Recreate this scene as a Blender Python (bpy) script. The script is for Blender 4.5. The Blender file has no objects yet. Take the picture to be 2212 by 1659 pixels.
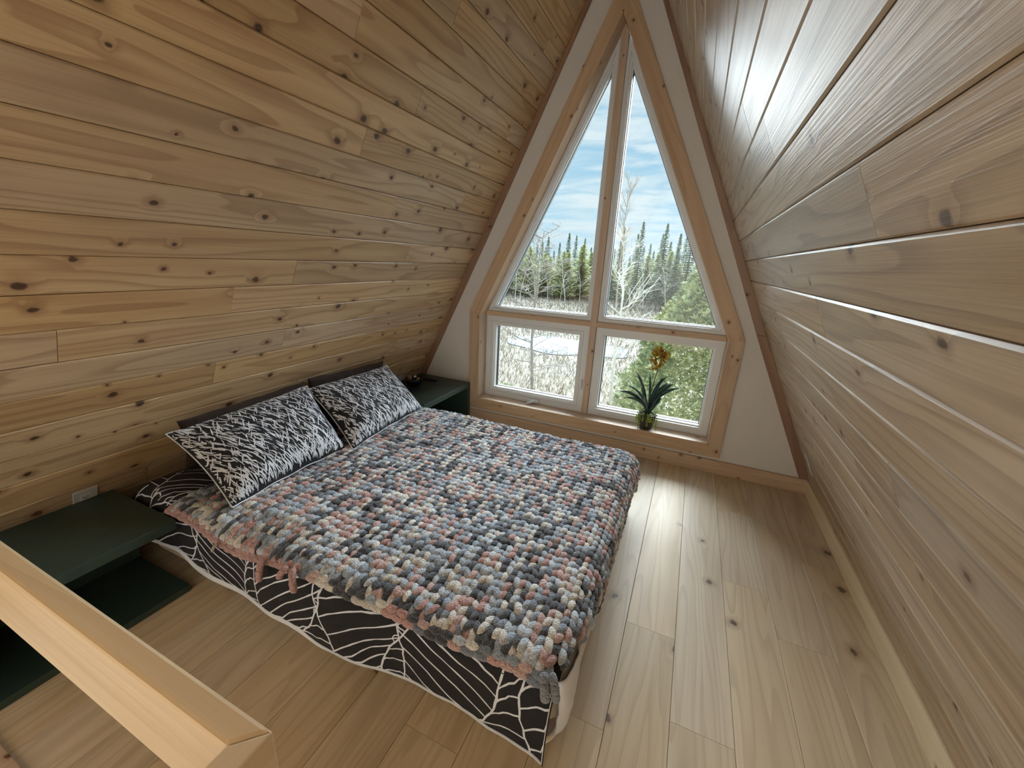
import bpy, bmesh, math, random
from mathutils import Vector, Matrix, noise
random.seed(7)
sc = bpy.context.scene
COL = sc.collection
PI = math.pi

# ------------------------------------------------------------------ camera
cam_d = bpy.data.cameras.new('camera'); cam = bpy.data.objects.new('camera', cam_d); COL.objects.link(cam)
RM = ((0.9124783683607376, -0.3748602306113772, -0.16389946546499515),
      (0.40608971082398093, 0.8785623515854247, 0.2514345663181256),
      (0.049743080288836075, -0.2959864893583379, 0.9538960237262261))
FPX = 874.37
cam.matrix_world = Matrix(((RM[0][0], RM[0][2], -RM[0][1], 0.6737),
                           (RM[1][0], RM[1][2], -RM[1][1], -3.0),
                           (RM[2][0], RM[2][2], -RM[2][1], 1.4117), (0, 0, 0, 1)))
cam_d.sensor_fit = 'HORIZONTAL'; cam_d.sensor_width = 36; cam_d.lens = 36 * FPX / 2212
cam_d.clip_start = 0.02; cam_d.clip_end = 500
sc.camera = cam
# ------------------------------------------------------------------ exposure
vs = sc.view_settings
vs.view_transform = 'Standard'; vs.look = 'None'; vs.gamma = 1; vs.exposure = 0.34
try: vs.use_curve_mapping = False
except Exception: pass
SUN_E, REAR_W, SKY = 17.0, 190, .95

# ------------------------------------------------------------------ node helpers
class NT:
    def __init__(s, tree): s.t = tree; s.n = tree.nodes; s.l = tree.links
    def new(s, typ, **kw):
        n = s.n.new(typ)
        for k, v in kw.items(): setattr(n, k, v)
        return n
    def put(s, sock, v):
        if v is None: return
        if hasattr(v, 'is_linked') or isinstance(v, bpy.types.NodeSocket): s.l.new(v, sock)
        else:
            if isinstance(v, (tuple, list)) and len(v) == 3 and sock.type == 'RGBA': v = (*v, 1)
            sock.default_value = v
    def math(s, op, a, b=None, c=None, clamp=False):
        n = s.new('ShaderNodeMath', operation=op, use_clamp=clamp)
        s.put(n.inputs[0], a); s.put(n.inputs[1], b); s.put(n.inputs[2], c)
        return n.outputs[0]
    def comb(s, x=0., y=0., z=0.):
        n = s.new('ShaderNodeCombineXYZ'); s.put(n.inputs[0], x); s.put(n.inputs[1], y); s.put(n.inputs[2], z); return n.outputs[0]
    def sep(s, v):
        n = s.new('ShaderNodeSeparateXYZ'); s.put(n.inputs[0], v); return n.outputs
    def noise(s, v, scale=1., detail=3., rough=.5, dist=0.):
        n = s.new('ShaderNodeTexNoise'); s.put(n.inputs['Vector'], v); s.put(n.inputs['Scale'], scale)
        s.put(n.inputs['Detail'], detail); s.put(n.inputs['Roughness'], rough); s.put(n.inputs['Distortion'], dist); return n.outputs
    def vor(s, v, scale=1., feature='F1', rand=1., dim='3D'):
        n = s.new('ShaderNodeTexVoronoi', feature=feature, voronoi_dimensions=dim); s.put(n.inputs['Vector'], v); s.put(n.inputs['Scale'], scale)
        s.put(n.inputs['Randomness'], rand); return n.outputs
    def step(s, v, a, b, lo=0., hi=1.):
        n = s.new('ShaderNodeMapRange', interpolation_type='SMOOTHSTEP'); s.put(n.inputs[0], v); s.put(n.inputs[1], a); s.put(n.inputs[2], b)
        s.put(n.inputs[3], lo); s.put(n.inputs[4], hi); return n.outputs[0]
    def mix(s, f, a, b, mode='MIX'):
        n = s.new('ShaderNodeMix', data_type='RGBA', blend_type=mode); s.put(n.inputs[0], f); s.put(n.inputs[6], a); s.put(n.inputs[7], b); return n.outputs[2]
    def attr(s, name):
        n = s.new('ShaderNodeAttribute'); n.attribute_name = name; return n.outputs
    def bump(s, h, dist=.002, strength=1., normal=None):
        n = s.new('ShaderNodeBump'); s.put(n.inputs['Height'], h); n.inputs['Distance'].default_value = dist; n.inputs['Strength'].default_value = strength
        if normal is not None: s.l.new(normal, n.inputs['Normal'])
        return n.outputs[0]

def srgb(r, g, b):
    f = lambda c: (c / 255) / 12.92 if c / 255 <= .04045 else ((c / 255 + .055) / 1.055) ** 2.4
    return (f(r), f(g), f(b))

def mat(name, color=(.5, .5, .5), rough=.5, metal=0., fn=None, **kw):
    m = bpy.data.materials.new(name); m.use_nodes = True
    nt = NT(m.node_tree); b = nt.n['Principled BSDF']
    b.inputs['Base Color'].default_value = (*color, 1); b.inputs['Roughness'].default_value = rough; b.inputs['Metallic'].default_value = metal
    for k, v in kw.items(): b.inputs[k.replace('_', ' ')].default_value = v
    if fn: fn(nt, b)
    return m

# ------------------------------------------------------------------ world: thin streaky cloud over pale blue
w = bpy.data.worlds.new('world'); sc.world = w; w.use_nodes = True
nt = NT(w.node_tree); bg = nt.n['Background']
tc = nt.new('ShaderNodeTexCoord'); x, y, z = nt.sep(tc.outputs['Generated'])[:]
zz = nt.math('MAXIMUM', nt.math('ADD', z, .12), .05)
cv = nt.comb(nt.math('MULTIPLY', nt.math('DIVIDE', x, zz), .8), nt.math('MULTIPLY', nt.math('DIVIDE', y, zz), 1.3), 0.)
n1 = nt.noise(cv, 1.9, 7, .62, .9)[0]; n2 = nt.noise(cv, .8, 3, .5)[0]
cl = nt.step(nt.math('ADD', nt.math('MULTIPLY', n1, .65), nt.math('MULTIPLY', n2, .35)), .38, .60)
hz = nt.step(z, .0, .20, 1, 0)
blue = nt.mix(nt.step(z, 0, .45), srgb(176, 214, 234), srgb(134, 184, 216))
c = nt.mix(cl, blue, srgb(218, 232, 238))
c = nt.mix(nt.math('MULTIPLY', hz, .35), c, srgb(214, 232, 240))
up = nt.step(z, .45, .95, 1.0, 2.6)            # the overcast is brightest high overhead
nt.put(bg.inputs[0], c); nt.put(bg.inputs[1], nt.math('MULTIPLY', up, SKY))

def lamp(name, kind, energy, loc=(0, 0, 0), rot=(0, 0, 0), color=(1, 1, 1), **kw):
    d = bpy.data.lights.new(name, kind); d.energy = energy; d.color = color
    for k, v in kw.items(): setattr(d, k, v)
    o = bpy.data.objects.new(name, d); o.location = loc; o.rotation_euler = rot; COL.objects.link(o); return o
# veiled sun high over the field, soft through the cloud
s_ = lamp('sun', 'SUN', SUN_E, color=(.88, .96, 1.0), angle=math.radians(64))
s_.rotation_euler = Vector((.02, 1.0, .66)).to_track_quat('Z', 'Y').to_euler()
# unseen fill light added behind the camera, bounced off the white rear gable
lamp('rear_fill_light', 'AREA', REAR_W, (.1, -4.3, 1.25), (-PI / 2, 0, 0), (.80, .92, 1.0), shape='RECTANGLE', size=1.8, size_y=1.5)

# ------------------------------------------------------------------ mesh builder
class MB:
    def __init__(s): s.v = []; s.f = []; s.mi = []; s.uv = []; s.tone = []; s.sm = []
    def face(s, idx, uv=None, mi=0, tone=.5, smooth=False):
        s.f.append(tuple(idx)); s.mi.append(mi); s.uv.append(uv or [(0, 0)] * len(idx)); s.tone.append(tone); s.sm.append(smooth)
    def prism(s, poly, n, th, u=None, tone=None, mi=0, uo=None):
        """poly: 3d points counter-clockwise seen from n (front); extruded back by th"""
        n = Vector(n).normalized(); poly = [Vector(p) for p in poly]
        if u is None: u = poly[1] - poly[0]
        u = Vector(u).normalized(); w_ = n.cross(u)
        if tone is None: tone = random.random()
        if uo is None: uo = (random.random() * 50, random.random() * 50)
        b0 = len(s.v); k = len(poly)
        q = lambda p, e=0: (p.dot(u) + uo[0], p.dot(w_) + uo[1] + e)
        for p in poly: s.v.append(p)
        for p in poly: s.v.append(p - n * th)
        s.face(range(b0, b0 + k), [q(p) for p in poly], mi, tone)
        s.face(range(b0 + 2 * k - 1, b0 + k - 1, -1), [q(p, .3) for p in reversed(poly)], mi, tone)
        for i in range(k):
            j = (i + 1) % k
            s.face((b0 + i, b0 + k + i, b0 + k + j, b0 + j), [q(poly[i]), q(poly[i], th), q(poly[j], th), q(poly[j])], mi, tone)
    def box(s, a, b, tone=None, mi=0, u=(1, 0, 0)):
        x0, y0, z0 = [min(p, q) for p, q in zip(a, b)]; x1, y1, z1 = [max(p, q) for p, q in zip(a, b)]
        s.prism([(x0, y0, z1), (x1, y0, z1), (x1, y1, z1), (x0, y1, z1)], (0, 0, 1), z1 - z0, u, tone, mi)
    def plank(s, o, L, W, N, ln, wd, th, ch, tone=None, mi=0):
        """board: front lies in plane through o spanned by L (length) W (width); chamfered long edges"""
        o, L, W, N = map(Vector, (o, L, W, N))
        if tone is None: tone = random.random()
        uo = (random.random() * 80, random.random() * 80)
        prof = [(0, -th), (0, -ch), (ch, 0), (wd - ch, 0), (wd, -ch), (wd, -th)]
        b0 = len(s.v)
        for e in (0, ln):
            for w_, h in prof: s.v.append(o + L * e + W * w_ + N * h)
        k = len(prof); flip = L.cross(W).dot(N) < 0
        for i in range(k - 1):
            idx = (b0 + i, b0 + k + i, b0 + k + i + 1, b0 + i + 1)
            uv = [(uo[0], uo[1] + prof[i][0]), (uo[0] + ln, uo[1] + prof[i][0]), (uo[0] + ln, uo[1] + prof[i + 1][0]), (uo[0], uo[1] + prof[i + 1][0])]
            if flip: idx = idx[::-1]; uv = uv[::-1]
            s.face(idx, uv, mi, tone)
        for e in (0, 1):
            idx = list(range(b0 + e * k, b0 + e * k + k))
            if (e == 0) != flip: pass
            s.face(idx if e == 0 else idx[::-1], None, mi, tone)
    def tube(s, pts, radii, n=8, mi=0, tone=.5, caps=True, smooth=True):
        pts = [Vector(p) for p in pts]
        if not hasattr(radii, '__len__'): radii = [radii] * len(pts)
        b0 = len(s.v); ref = None
        for i, p in enumerate(pts):
            d = (pts[min(i + 1, len(pts) - 1)] - pts[max(i - 1, 0)]).normalized()
            if ref is None: ref = Vector((0, 0, 1)) if abs(d.z) < .9 else Vector((1, 0, 0))
            a = d.cross(ref).normalized(); ref = a.cross(d).normalized(); 
            for k in range(n):
                t = 2 * PI * k / n; s.v.append(p + (a * math.cos(t) + ref * math.sin(t)) * radii[i])
        for i in range(len(pts) - 1):
            for k in range(n):
                k2 = (k + 1) % n
                s.face((b0 + i * n + k, b0 + i * n + k2, b0 + (i + 1) * n + k2, b0 + (i + 1) * n + k), None, mi, tone, smooth)
        if caps:
            s.face(range(b0 + n - 1, b0 - 1, -1), None, mi, tone, False)
            e = b0 + (len(pts) - 1) * n; s.face(range(e, e + n), None, mi, tone, False)
    def lathe(s, prof, c=(0, 0, 0), n=24, mi=0, close=True):
        c = Vector(c); b0 = len(s.v)
        for r, z in prof:
            for k in range(n):
                t = 2 * PI * k / n; s.v.append(c + Vector((r * math.cos(t), r * math.sin(t), z)))
        for i in range(len(prof) - 1):
            for k in range(n):
                k2 = (k + 1) % n
                s.face((b0 + i * n + k, b0 + i * n + k2, b0 + (i + 1) * n + k2, b0 + (i + 1) * n + k), None, mi, .5, True)
        if close:
            s.face(range(b0 + n - 1, b0 - 1, -1), None, mi); e = b0 + (len(prof) - 1) * n; s.face(range(e, e + n), None, mi)
    def ell(s, c, r, rot=None, n=8, m=5, mi=0, tone=.5):
        c = Vector(c); b0 = len(s.v)
        for i in range(m + 1):
            ph = PI * i / m
            for k in range(n):
                t = 2 * PI * k / n
                p = Vector((math.sin(ph) * math.cos(t) * r[0], math.sin(ph) * math.sin(t) * r[1], math.cos(ph) * r[2]))
                if rot: p = rot @ p
                s.v.append(c + p)
        for i in range(m):
            for k in range(n):
                k2 = (k + 1) % n
                s.face((b0 + i * n + k, b0 + (i + 1) * n + k, b0 + (i + 1) * n + k2, b0 + i * n + k2), None, mi, tone, True)
    def build(s, name, mats, parent=None, bevel=0, label=None):
        me = bpy.data.meshes.new(name); me.from_pydata([tuple(p) for p in s.v], [], s.f)
        if not isinstance(mats, (list, tuple)): mats = [mats]
        for m in mats: me.materials.append(m)
        me.polygons.foreach_set('material_index', s.mi); me.polygons.foreach_set('use_smooth', s.sm)
        uvl = me.uv_layers.new(name='UVMap'); flat = [c for f in s.uv for p in f for c in p]; uvl.data.foreach_set('uv', flat)
        at = me.attributes.new('tone', 'FLOAT', 'FACE'); at.data.foreach_set('value', s.tone)
        me.update()
        o = bpy.data.objects.new(name, me); COL.objects.link(o)
        if parent: o.parent = parent; o.matrix_parent_inverse = parent.matrix_world.inverted() if False else Matrix.Translation(-parent.location)
        if bevel:
            b = o.modifiers.new('bevel', 'BEVEL'); b.width = bevel; b.segments = 2; b.limit_method = 'ANGLE'; b.angle_limit = .6
        if label: o['label'] = label
        return o
def thing(name, label, cat, loc=(0, 0, 0), group=None):
    o = bpy.data.objects.new(name, None); COL.objects.link(o); o.location = loc; o.empty_display_size = .05
    o['label'] = label; o['category'] = cat
    if group: o['group'] = group
    return o
def tag(o, label, cat, group=None, kind=None):
    o['label'] = label; o['category'] = cat
    if group: o['group'] = group
    if kind: o['kind'] = kind
    return o
def struct(o, label=None, cat=None):
    o['kind'] = 'structure'
    if label: o['label'] = label
    if cat: o['category'] = cat
    return o

# ------------------------------------------------------------------ materials
def wood_fn(ca, cb, dark, knots=7.0, presence=.45, ksize=(.05, .10), grain=.5, gloss=.35, tonevar=.28, coat=0., kcol=srgb(62, 38, 26), ringk=9., bumpd=.0012, ringb=.4, spec=.5):
    def fn(nt, b):
        uvn = nt.new('ShaderNodeUVMap'); u, v, _ = nt.sep(uvn.outputs[0])[:]
        tone = nt.attr('tone')[2]
        # knots
        kv = nt.comb(nt.math('MULTIPLY', u, knots * .8), nt.math('MULTIPLY', v, knots), 0.)
        wob = nt.noise(nt.comb(u, v, 0.), 40, 2)[1]
        kv2 = nt.new('ShaderNodeVectorMath', operation='MULTIPLY_ADD'); nt.put(kv2.inputs[0], wob); kv2.inputs[1].default_value = (.10, .10, 0); nt.put(kv2.inputs[2], kv)
        vo = nt.vor(kv2.outputs[0], 1.0, dim='2D'); d = vo[0]; rr, rg, rb = nt.sep(vo[1])[:]
        rad = nt.math('ADD', nt.math('MULTIPLY', rg, ksize[1] - ksize[0]), ksize[0])
        has = nt.math('LESS_THAN', rr, presence)
        q = nt.math('DIVIDE', d, rad)
        kn = nt.math('MULTIPLY', nt.step(q, .55, 1.15, 1, 0), has)
        halo = nt.math('MULTIPLY', nt.step(q, .6, 3.2, 1, 0), has)
        swirl = nt.math('MULTIPLY', nt.step(q, 0., 4.5, 1, 0), has)
        # cathedral rings: contour lines of a stretched noise
        rn = nt.noise(nt.comb(nt.math('MULTIPLY', u, .55), nt.math('MULTIPLY', v, 5.5), 0.), 1., 2.2, .45)[0]
        ph = nt.math('ADD', nt.math('MULTIPLY', rn, ringk), nt.math('MULTIPLY', swirl, .55))
        ph = nt.math('ADD', ph, nt.math('MULTIPLY', v, 14.))
        fr = nt.math('FRACT', ph)
        ring = nt.math('SUBTRACT', nt.step(fr, .45, .93), nt.step(fr, .94, 1.0))
        fine = nt.noise(nt.comb(nt.math('MULTIPLY', u, 2.2), nt.math('MULTIPLY', v, 170.), 0.), 1., 3, .6)[0]
        mid = nt.noise(nt.comb(nt.math('MULTIPLY', u, .9), nt.math('MULTIPLY', v, 16.), 0.), 1., 3, .5)[0]
        base = nt.mix(nt.step(mid, .3, .7), ca, cb)
        base = nt.mix(nt.math('MULTIPLY', ring, grain), base, dark)
        base = nt.mix(nt.math('MULTIPLY', nt.step(fine, .45, .75), grain * .55), base, dark)
        tn = nt.math('ADD', nt.math('MULTIPLY', tone, tonevar), 1 - tonevar * .5)
        hv = nt.new('ShaderNodeHueSaturation'); nt.put(hv.inputs['Value'], tn); nt.put(hv.inputs['Color'], base)
        nt.put(hv.inputs['Saturation'], nt.math('ADD', nt.math('MULTIPLY', nt.math('FRACT', nt.math('MULTIPLY', tone, 7.3)), .3), .85))
        col = nt.mix(nt.math('MULTIPLY', halo, .38), hv.outputs[0], srgb(128, 84, 56))
        col = nt.mix(nt.math('MULTIPLY', kn, .88), col, kcol)
        nt.put(b.inputs['Base Color'], col)
        rough = nt.math('ADD', nt.math('MULTIPLY', mid, .12), gloss - .06)
        nt.put(b.inputs['Roughness'], rough)
        h = nt.math('ADD', nt.math('MULTIPLY', fine, .6), nt.math('MULTIPLY', ring, ringb)); b.inputs['Specular IOR Level'].default_value = spec
        nt.put(b.inputs['Normal'], nt.bump(h, bumpd, .55))
        b.inputs['Coat Weight'].default_value = coat; b.inputs['Coat Roughness'].default_value = .22
    return fn
M = {}
M['pine'] = mat('knotty_pine_cladding', fn=wood_fn(srgb(208, 182, 144), srgb(192, 162, 126), srgb(150, 116, 86), knots=7.0, presence=.50, ksize=(.03, .115), gloss=.42, coat=.12))
M['pine_r'] = mat('knotty_pine_cladding_varnished', fn=wood_fn(srgb(196, 179, 156), srgb(180, 161, 138), srgb(140, 119, 100), knots=6.2, presence=.42, ksize=(.03, .085), gloss=.40, coat=.10, kcol=srgb(74, 52, 42), bumpd=.0035, ringb=.08, spec=.30))
M['trim'] = mat('pine_trim', fn=wood_fn(srgb(206, 182, 156), srgb(194, 166, 140), srgb(166, 132, 108), knots=9.0, presence=.30, ksize=(.04, .075), grain=.28, gloss=.48, tonevar=.12, kcol=srgb(92, 56, 36)))
M['trimdark'] = mat('pine_trim_brown', fn=wood_fn(srgb(160, 128, 106), srgb(146, 114, 94), srgb(112, 84, 68), knots=8.0, presence=.35, ksize=(.05, .09), grain=.3, gloss=.5, tonevar=.1, kcol=srgb(70, 44, 34)))
M['pale'] = mat('pale_pine', fn=wood_fn(srgb(236, 222, 192), srgb(226, 210, 178), srgb(204, 182, 146), knots=6., presence=.2, ksize=(.03, .05), grain=.22, gloss=.5, tonevar=.08, kcol=srgb(120, 90, 66)))
M['rail'] = mat('pine_guard', fn=wood_fn(srgb(222, 196, 158), srgb(210, 182, 142), srgb(188, 152, 112), knots=4.6, presence=.6, ksize=(.03, .06), grain=.22, gloss=.42, tonevar=.1, kcol=srgb(116, 70, 44)))
M['oak'] = mat('oak_floor', fn=wood_fn(srgb(216, 198, 170), srgb(204, 184, 155), srgb(170, 149, 122), knots=3.6, presence=.24, ksize=(.03, .07), grain=.36, gloss=.44, tonevar=.16, kcol=srgb(88, 72, 60), ringk=13., bumpd=.0006))
M['gap'] = mat('dark_gap', srgb(66, 46, 32), .9)
def drywall_fn(nt, b):
    tc = nt.new('ShaderNodeTexCoord'); n = nt.noise(tc.outputs['Object'], 60, 3)[0]
    nt.put(b.inputs['Normal'], nt.bump(n, .0008, .3))
    nt.put(b.inputs['Base Color'], nt.mix(n, srgb(214, 210, 206), srgb(222, 218, 214)))
M['drywall'] = mat('white_drywall', srgb(218, 214, 210), .75, fn=drywall_fn)
M['vinyl'] = mat('white_vinyl', srgb(226, 228, 230), .35)
M['vinyl_grey'] = mat('grey_spacer', srgb(120, 128, 132), .4)
M['gasket'] = mat('black_gasket', srgb(24, 26, 28), .5)
def glass(name, tint=(.96, .98, .98)):
    m = bpy.data.materials.new(name); m.use_nodes = True; nt = NT(m.node_tree); nt.n.remove(nt.n['Principled BSDF'])
    tr = nt.new('ShaderNodeBsdfTransparent'); tr.inputs[0].default_value = (*tint, 1)
    gl = nt.new('ShaderNodeBsdfGlossy'); gl.inputs['Roughness'].default_value = .01
    fr = nt.new('ShaderNodeFresnel'); fr.inputs[0].default_value = 1.45
    mx = nt.new('ShaderNodeMixShader'); nt.l.new(fr.outputs[0], mx.inputs[0]); nt.l.new(tr.outputs[0], mx.inputs[1]); nt.l.new(gl.outputs[0], mx.inputs[2])
    nt.l.new(mx.outputs[0], nt.n['Material Output'].inputs[0]); return m
M['glass'] = glass('window_glass')
def paint_fn(nt, b):
    tc = nt.new('ShaderNodeTexCoord'); n = nt.noise(tc.outputs['Object'], 25, 4)[0]
    nt.put(b.inputs['Base Color'], nt.mix(n, srgb(42, 58, 53), srgb(52, 70, 64)))
    nt.put(b.inputs['Normal'], nt.bump(n, .0006, .3))
M['green'] = mat('dark_green_paint', rough=.42, fn=paint_fn)
def cloth_fn(ca, cb, sc_=600., wr=14., wrd=.004, sheen=.2):
    def fn(nt, b):
        tc = nt.new('ShaderNodeTexCoord'); p = tc.outputs['Object']
        n = nt.noise(p, sc_, 2)[0]; n2 = nt.noise(p, 9., 3)[0]; n3 = nt.noise(p, wr, 4, .55, .6)[0]
        nt.put(b.inputs['Base Color'], nt.mix(n2, ca, cb))
        bm_ = nt.bump(n3, wrd, .8); nt.put(b.inputs['Normal'], nt.bump(n, .0006, .4, bm_))
        b.inputs['Sheen Weight'].default_value = sheen
    return fn
M['black_cloth'] = mat('black_cotton', rough=.85, fn=cloth_fn(srgb(20, 21, 27), srgb(32, 33, 40), sheen=.03))
M['print'] = mat('white_print', rough=.85, fn=cloth_fn(srgb(218, 224, 236), srgb(232, 236, 244)))
M['cream_cloth'] = mat('cream_cotton', rough=.9, fn=cloth_fn(srgb(214, 200, 180), srgb(226, 214, 196)))
M['white_cloth'] = mat('white_cotton', rough=.9, fn=cloth_fn(srgb(222, 222, 226), srgb(234, 234, 238)))
M['grey_cloth'] = mat('taupe_mattress_fabric', rough=.9, fn=cloth_fn(srgb(92, 78, 68), srgb(106, 92, 80)))
M['brown_cloth'] = mat('dark_brown_satin', rough=.85, fn=cloth_fn(srgb(40, 26, 20), srgb(54, 37, 29), wr=20., wrd=.008, sheen=.0))
def yarn_fn(nt, b):
    c = nt.attr('Col')[0]; tc = nt.new('ShaderNodeTexCoord'); p = tc.outputs['Object']
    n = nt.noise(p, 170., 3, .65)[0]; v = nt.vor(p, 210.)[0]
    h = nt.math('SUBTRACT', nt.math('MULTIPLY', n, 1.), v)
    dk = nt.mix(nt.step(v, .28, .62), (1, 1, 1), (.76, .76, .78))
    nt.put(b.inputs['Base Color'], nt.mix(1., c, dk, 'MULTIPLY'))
    nt.put(b.inputs['Normal'], nt.bump(h, .005, .9))
    b.inputs['Sheen Weight'].default_value = .35; b.inputs['Sheen Roughness'].default_value = .5
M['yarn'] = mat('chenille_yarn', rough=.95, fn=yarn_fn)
M['black_plastic'] = mat('black_plastic', srgb(20, 21, 24), .35)
M['white_plastic'] = mat('white_plastic', srgb(196, 198, 200), .35)
M['dark_slot'] = mat('dark_slot', srgb(40, 40, 46), .6)
M['bowl'] = mat('dark_bowl_glaze', srgb(22, 24, 34), .22)
M['silver'] = mat('silver_foil', srgb(190, 190, 196), .25, .9)
M['tan'] = mat('tan_wood_bead', srgb(150, 120, 90), .6)
M['yellow'] = mat('yellow_paper', srgb(222, 206, 120), .6)
def pot_fn(nt, b):
    tc = nt.new('ShaderNodeTexCoord'); n = nt.noise(tc.outputs['Object'], 30, 4)[0]
    nt.put(b.inputs['Base Color'], nt.mix(n, srgb(40, 38, 40), srgb(66, 60, 58)))
M['pot'] = mat('charcoal_pot', rough=.55, fn=pot_fn)
M['leaf'] = mat('strap_leaf', srgb(40, 70, 62), .2)
M['moss'] = mat('succulent_green', srgb(150, 170, 70), .6)
M['stem'] = mat('flower_stem', srgb(90, 80, 50), .6)
M['soil'] = mat('dark_moss', srgb(60, 58, 46), .9)
def petal_fn(nt, b):
    tc = nt.new('ShaderNodeTexCoord'); n = nt.noise(tc.outputs['Object'], 55, 2)[0]
    nt.put(b.inputs['Base Color'], nt.mix(nt.step(n, .42, .58), srgb(206, 196, 70), srgb(164, 104, 56)))
M['petal'] = mat('orchid_petal', rough=.6, fn=petal_fn)

# ------------------------------------------------------------------ room dimensions
WR, SR, WL, SL = 1.618, .4714, 1.7166, .4993
ZA = (WR + WL) / (SR + SL)                   # ridge height
XA = WR - SR * ZA
YB = -7.0                                    # rear gable
GY = .018                                    # gable drywall plane; the front of its trim is y = 0
PZ = .1155; Z0 = 1.3515

def slope_boards(side, name, material, label, joints):
    mb = MB(); s = SL if side < 0 else SR
    k_ = math.sqrt(1 + s * s)
    up = Vector((s if side < 0 else -s, 0, 1)) / k_
    N = Vector((1, 0, -s)) / k_ if side < 0 else Vector((-1, 0, -s)) / k_
    foot = Vector((-WL, 0, 0)) if side < 0 else Vector((WR, 0, 0))
    row0 = -math.ceil(Z0 / PZ)
    r = row0
    while Z0 + r * PZ < ZA:
        za = max(0, Z0 + r * PZ); zb = min(ZA, za + PZ if za > 0 else Z0 + (r + 1) * PZ)
        if zb - za > .01:
            js = sorted(joints.get(r, []) + [YB] + [random.uniform(-6.6, -3.2)] + [GY], reverse=True)
            lj = js[0]
            for a, b_ in zip(js[:-1], js[1:]):
                ln = a - b_ - .0016
                if ln < .05: continue
                o = foot + up * (za * k_ + .0008) + Vector((0, b_ + .0008, 0))
                off = random.uniform(-.0008, .0010)
                mb.plank(o + N * off, (0, 1, 0), up, N, ln, (zb - za) * k_ - .0016, .016, .0045)
        r += 1
    # dark sheathing behind the boards
    o = foot - N * .012
    L_ = ZA * k_ + .15
    a = o + Vector((0, YB - .3, 0)) - up * .1; b_ = o + Vector((0, .40, 0)) - up * .1
    if side > 0: pl = [a, b_, b_ + up * L_, a + up * L_]
    else: pl = [b_, a, a + up * L_, b_ + up * L_]
    mb.prism(pl, N, .16, (0, 1, 0), .5, 1)
    o = mb.build(name, [material, M['gap']])
    return struct(o, label, 'wall')
JL = {6: [-1.153], 4: [-1.414], 2: [-1.0875], 3: [-.4536], 0: [-.82], -1: [-1.6014], -2: [-1.8744], -3: [-2.4144], -4: [-1.5717], -5: [-1.8987],
      7: [-1.5909, -.2442], -6: [-.5625], -7: [-1.0383], -9: [-2.1285], 11: [-.2481], 9: [-1.1]}
JR = {1: [-2.1411], 4: [-1.3353], 3: [-1.5828], 5: [-.5073], -2: [-.7398], -1: [-1.608], -5: [-1.533], -4: [-1.869], 8: [-1.8]}
slope_boards(-1, 'wall_left', M['pine'], 'left sloping wall of horizontal knotty pine boards', JL)
slope_boards(1, 'wall_right', M['pine_r'], 'right sloping wall of varnished pine boards', JR)

# ------------------------------------------------------------------ floor
OX, OY0, OY1 = .27, -5.6, -2.835             # stair opening: x < OX, OY0 < y < OY1
mb = MB(); PW = .1905; x0 = .6376 - PW * 13
FJ = {0.6376 - PW: [-2.032], 0.6376: [-1.581], .8281: [-1.9096], 1.0186: [-.478, -1.130], 1.2091: [-1.387], 1.3996: [-.8086], .6376 - 3 * PW: [-2.2875]}
i = 0
while x0 < 1.75:
    x1 = x0 + PW
    a_, b_ = max(x0, -1.74), min(x1, 1.64)
    if b_ - a_ > .01:
        js = []
        for kx, jj in FJ.items():
            if abs(kx - x0) < .01: js = list(jj)
        if not js: js = [random.uniform(-2.6, -.4)]
        js += [random.uniform(-4.8, -3.2), YB, GY]; js.sort(reverse=True)
        for ya, yb in zip(js[:-1], js[1:]):
            segs = [(ya, yb)]
            if x0 < OX - .02:
                segs = []
                if ya > OY1: segs.append((ya, max(yb, OY1)))
                if yb < OY0: segs.append((min(ya, OY0), yb))
            for (p, q) in segs:
                if p - q < .03: continue
                wd = (b_ - a_) - .0012
                if x0 < OX < x1 and p <= OY1 and q >= OY0: continue
                mb.plank((a_ + .0006, q + .0006, 0), (0, 1, 0), (1, 0, 0), (0, 0, 1), p - q - .0012, wd, .014, .0012)
    x0 = x1; i += 1
mb.box((-1.76, OY1 - .001, -.013), (1.66, .2, -.22), .5, 1); mb.box((OX, YB, -.013), (1.66, OY1, -.22), .5, 1); mb.box((-1.76, YB, -.013), (OX, OY0, -.22), .5, 1)
struct(mb.build('floor', [M['oak'], M['gap']]), 'pale oak plank floor', 'floor')
# stair opening nosing and the storey below
mb = MB(); mb.prism([(-1.7, OY1, .012), (-1.7, OY1 - .045, .012), (OX, OY1 - .045, .012), (OX, OY1, .012)], (0, 0, 1), .2, (1, 0, 0))
struct(mb.build('trim_1', M['trim'], bevel=.002), 'pine edge board of the stair opening', 'trim')
mb = MB(); mb.box((-2.6, YB - .1, -2.7), (2.6, .2, -2.6)); struct(mb.build('floor_lower', M['oak']), 'floor of the storey below', 'floor')
mb = MB()
mb.box((-2.7, YB - .1, -2.7), (-2.6, .25, .0)); mb.box((2.6, YB - .1, -2.7), (2.7, .25, 0)); mb.box((-2.7, .12, -2.7), (2.7, .25, -.05)); mb.box((-2.7, YB - .2, -2.7), (2.7, YB - .1, -.05))
struct(mb.build('wall_lower', M['drywall']), 'walls of the storey below', 'wall')

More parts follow.
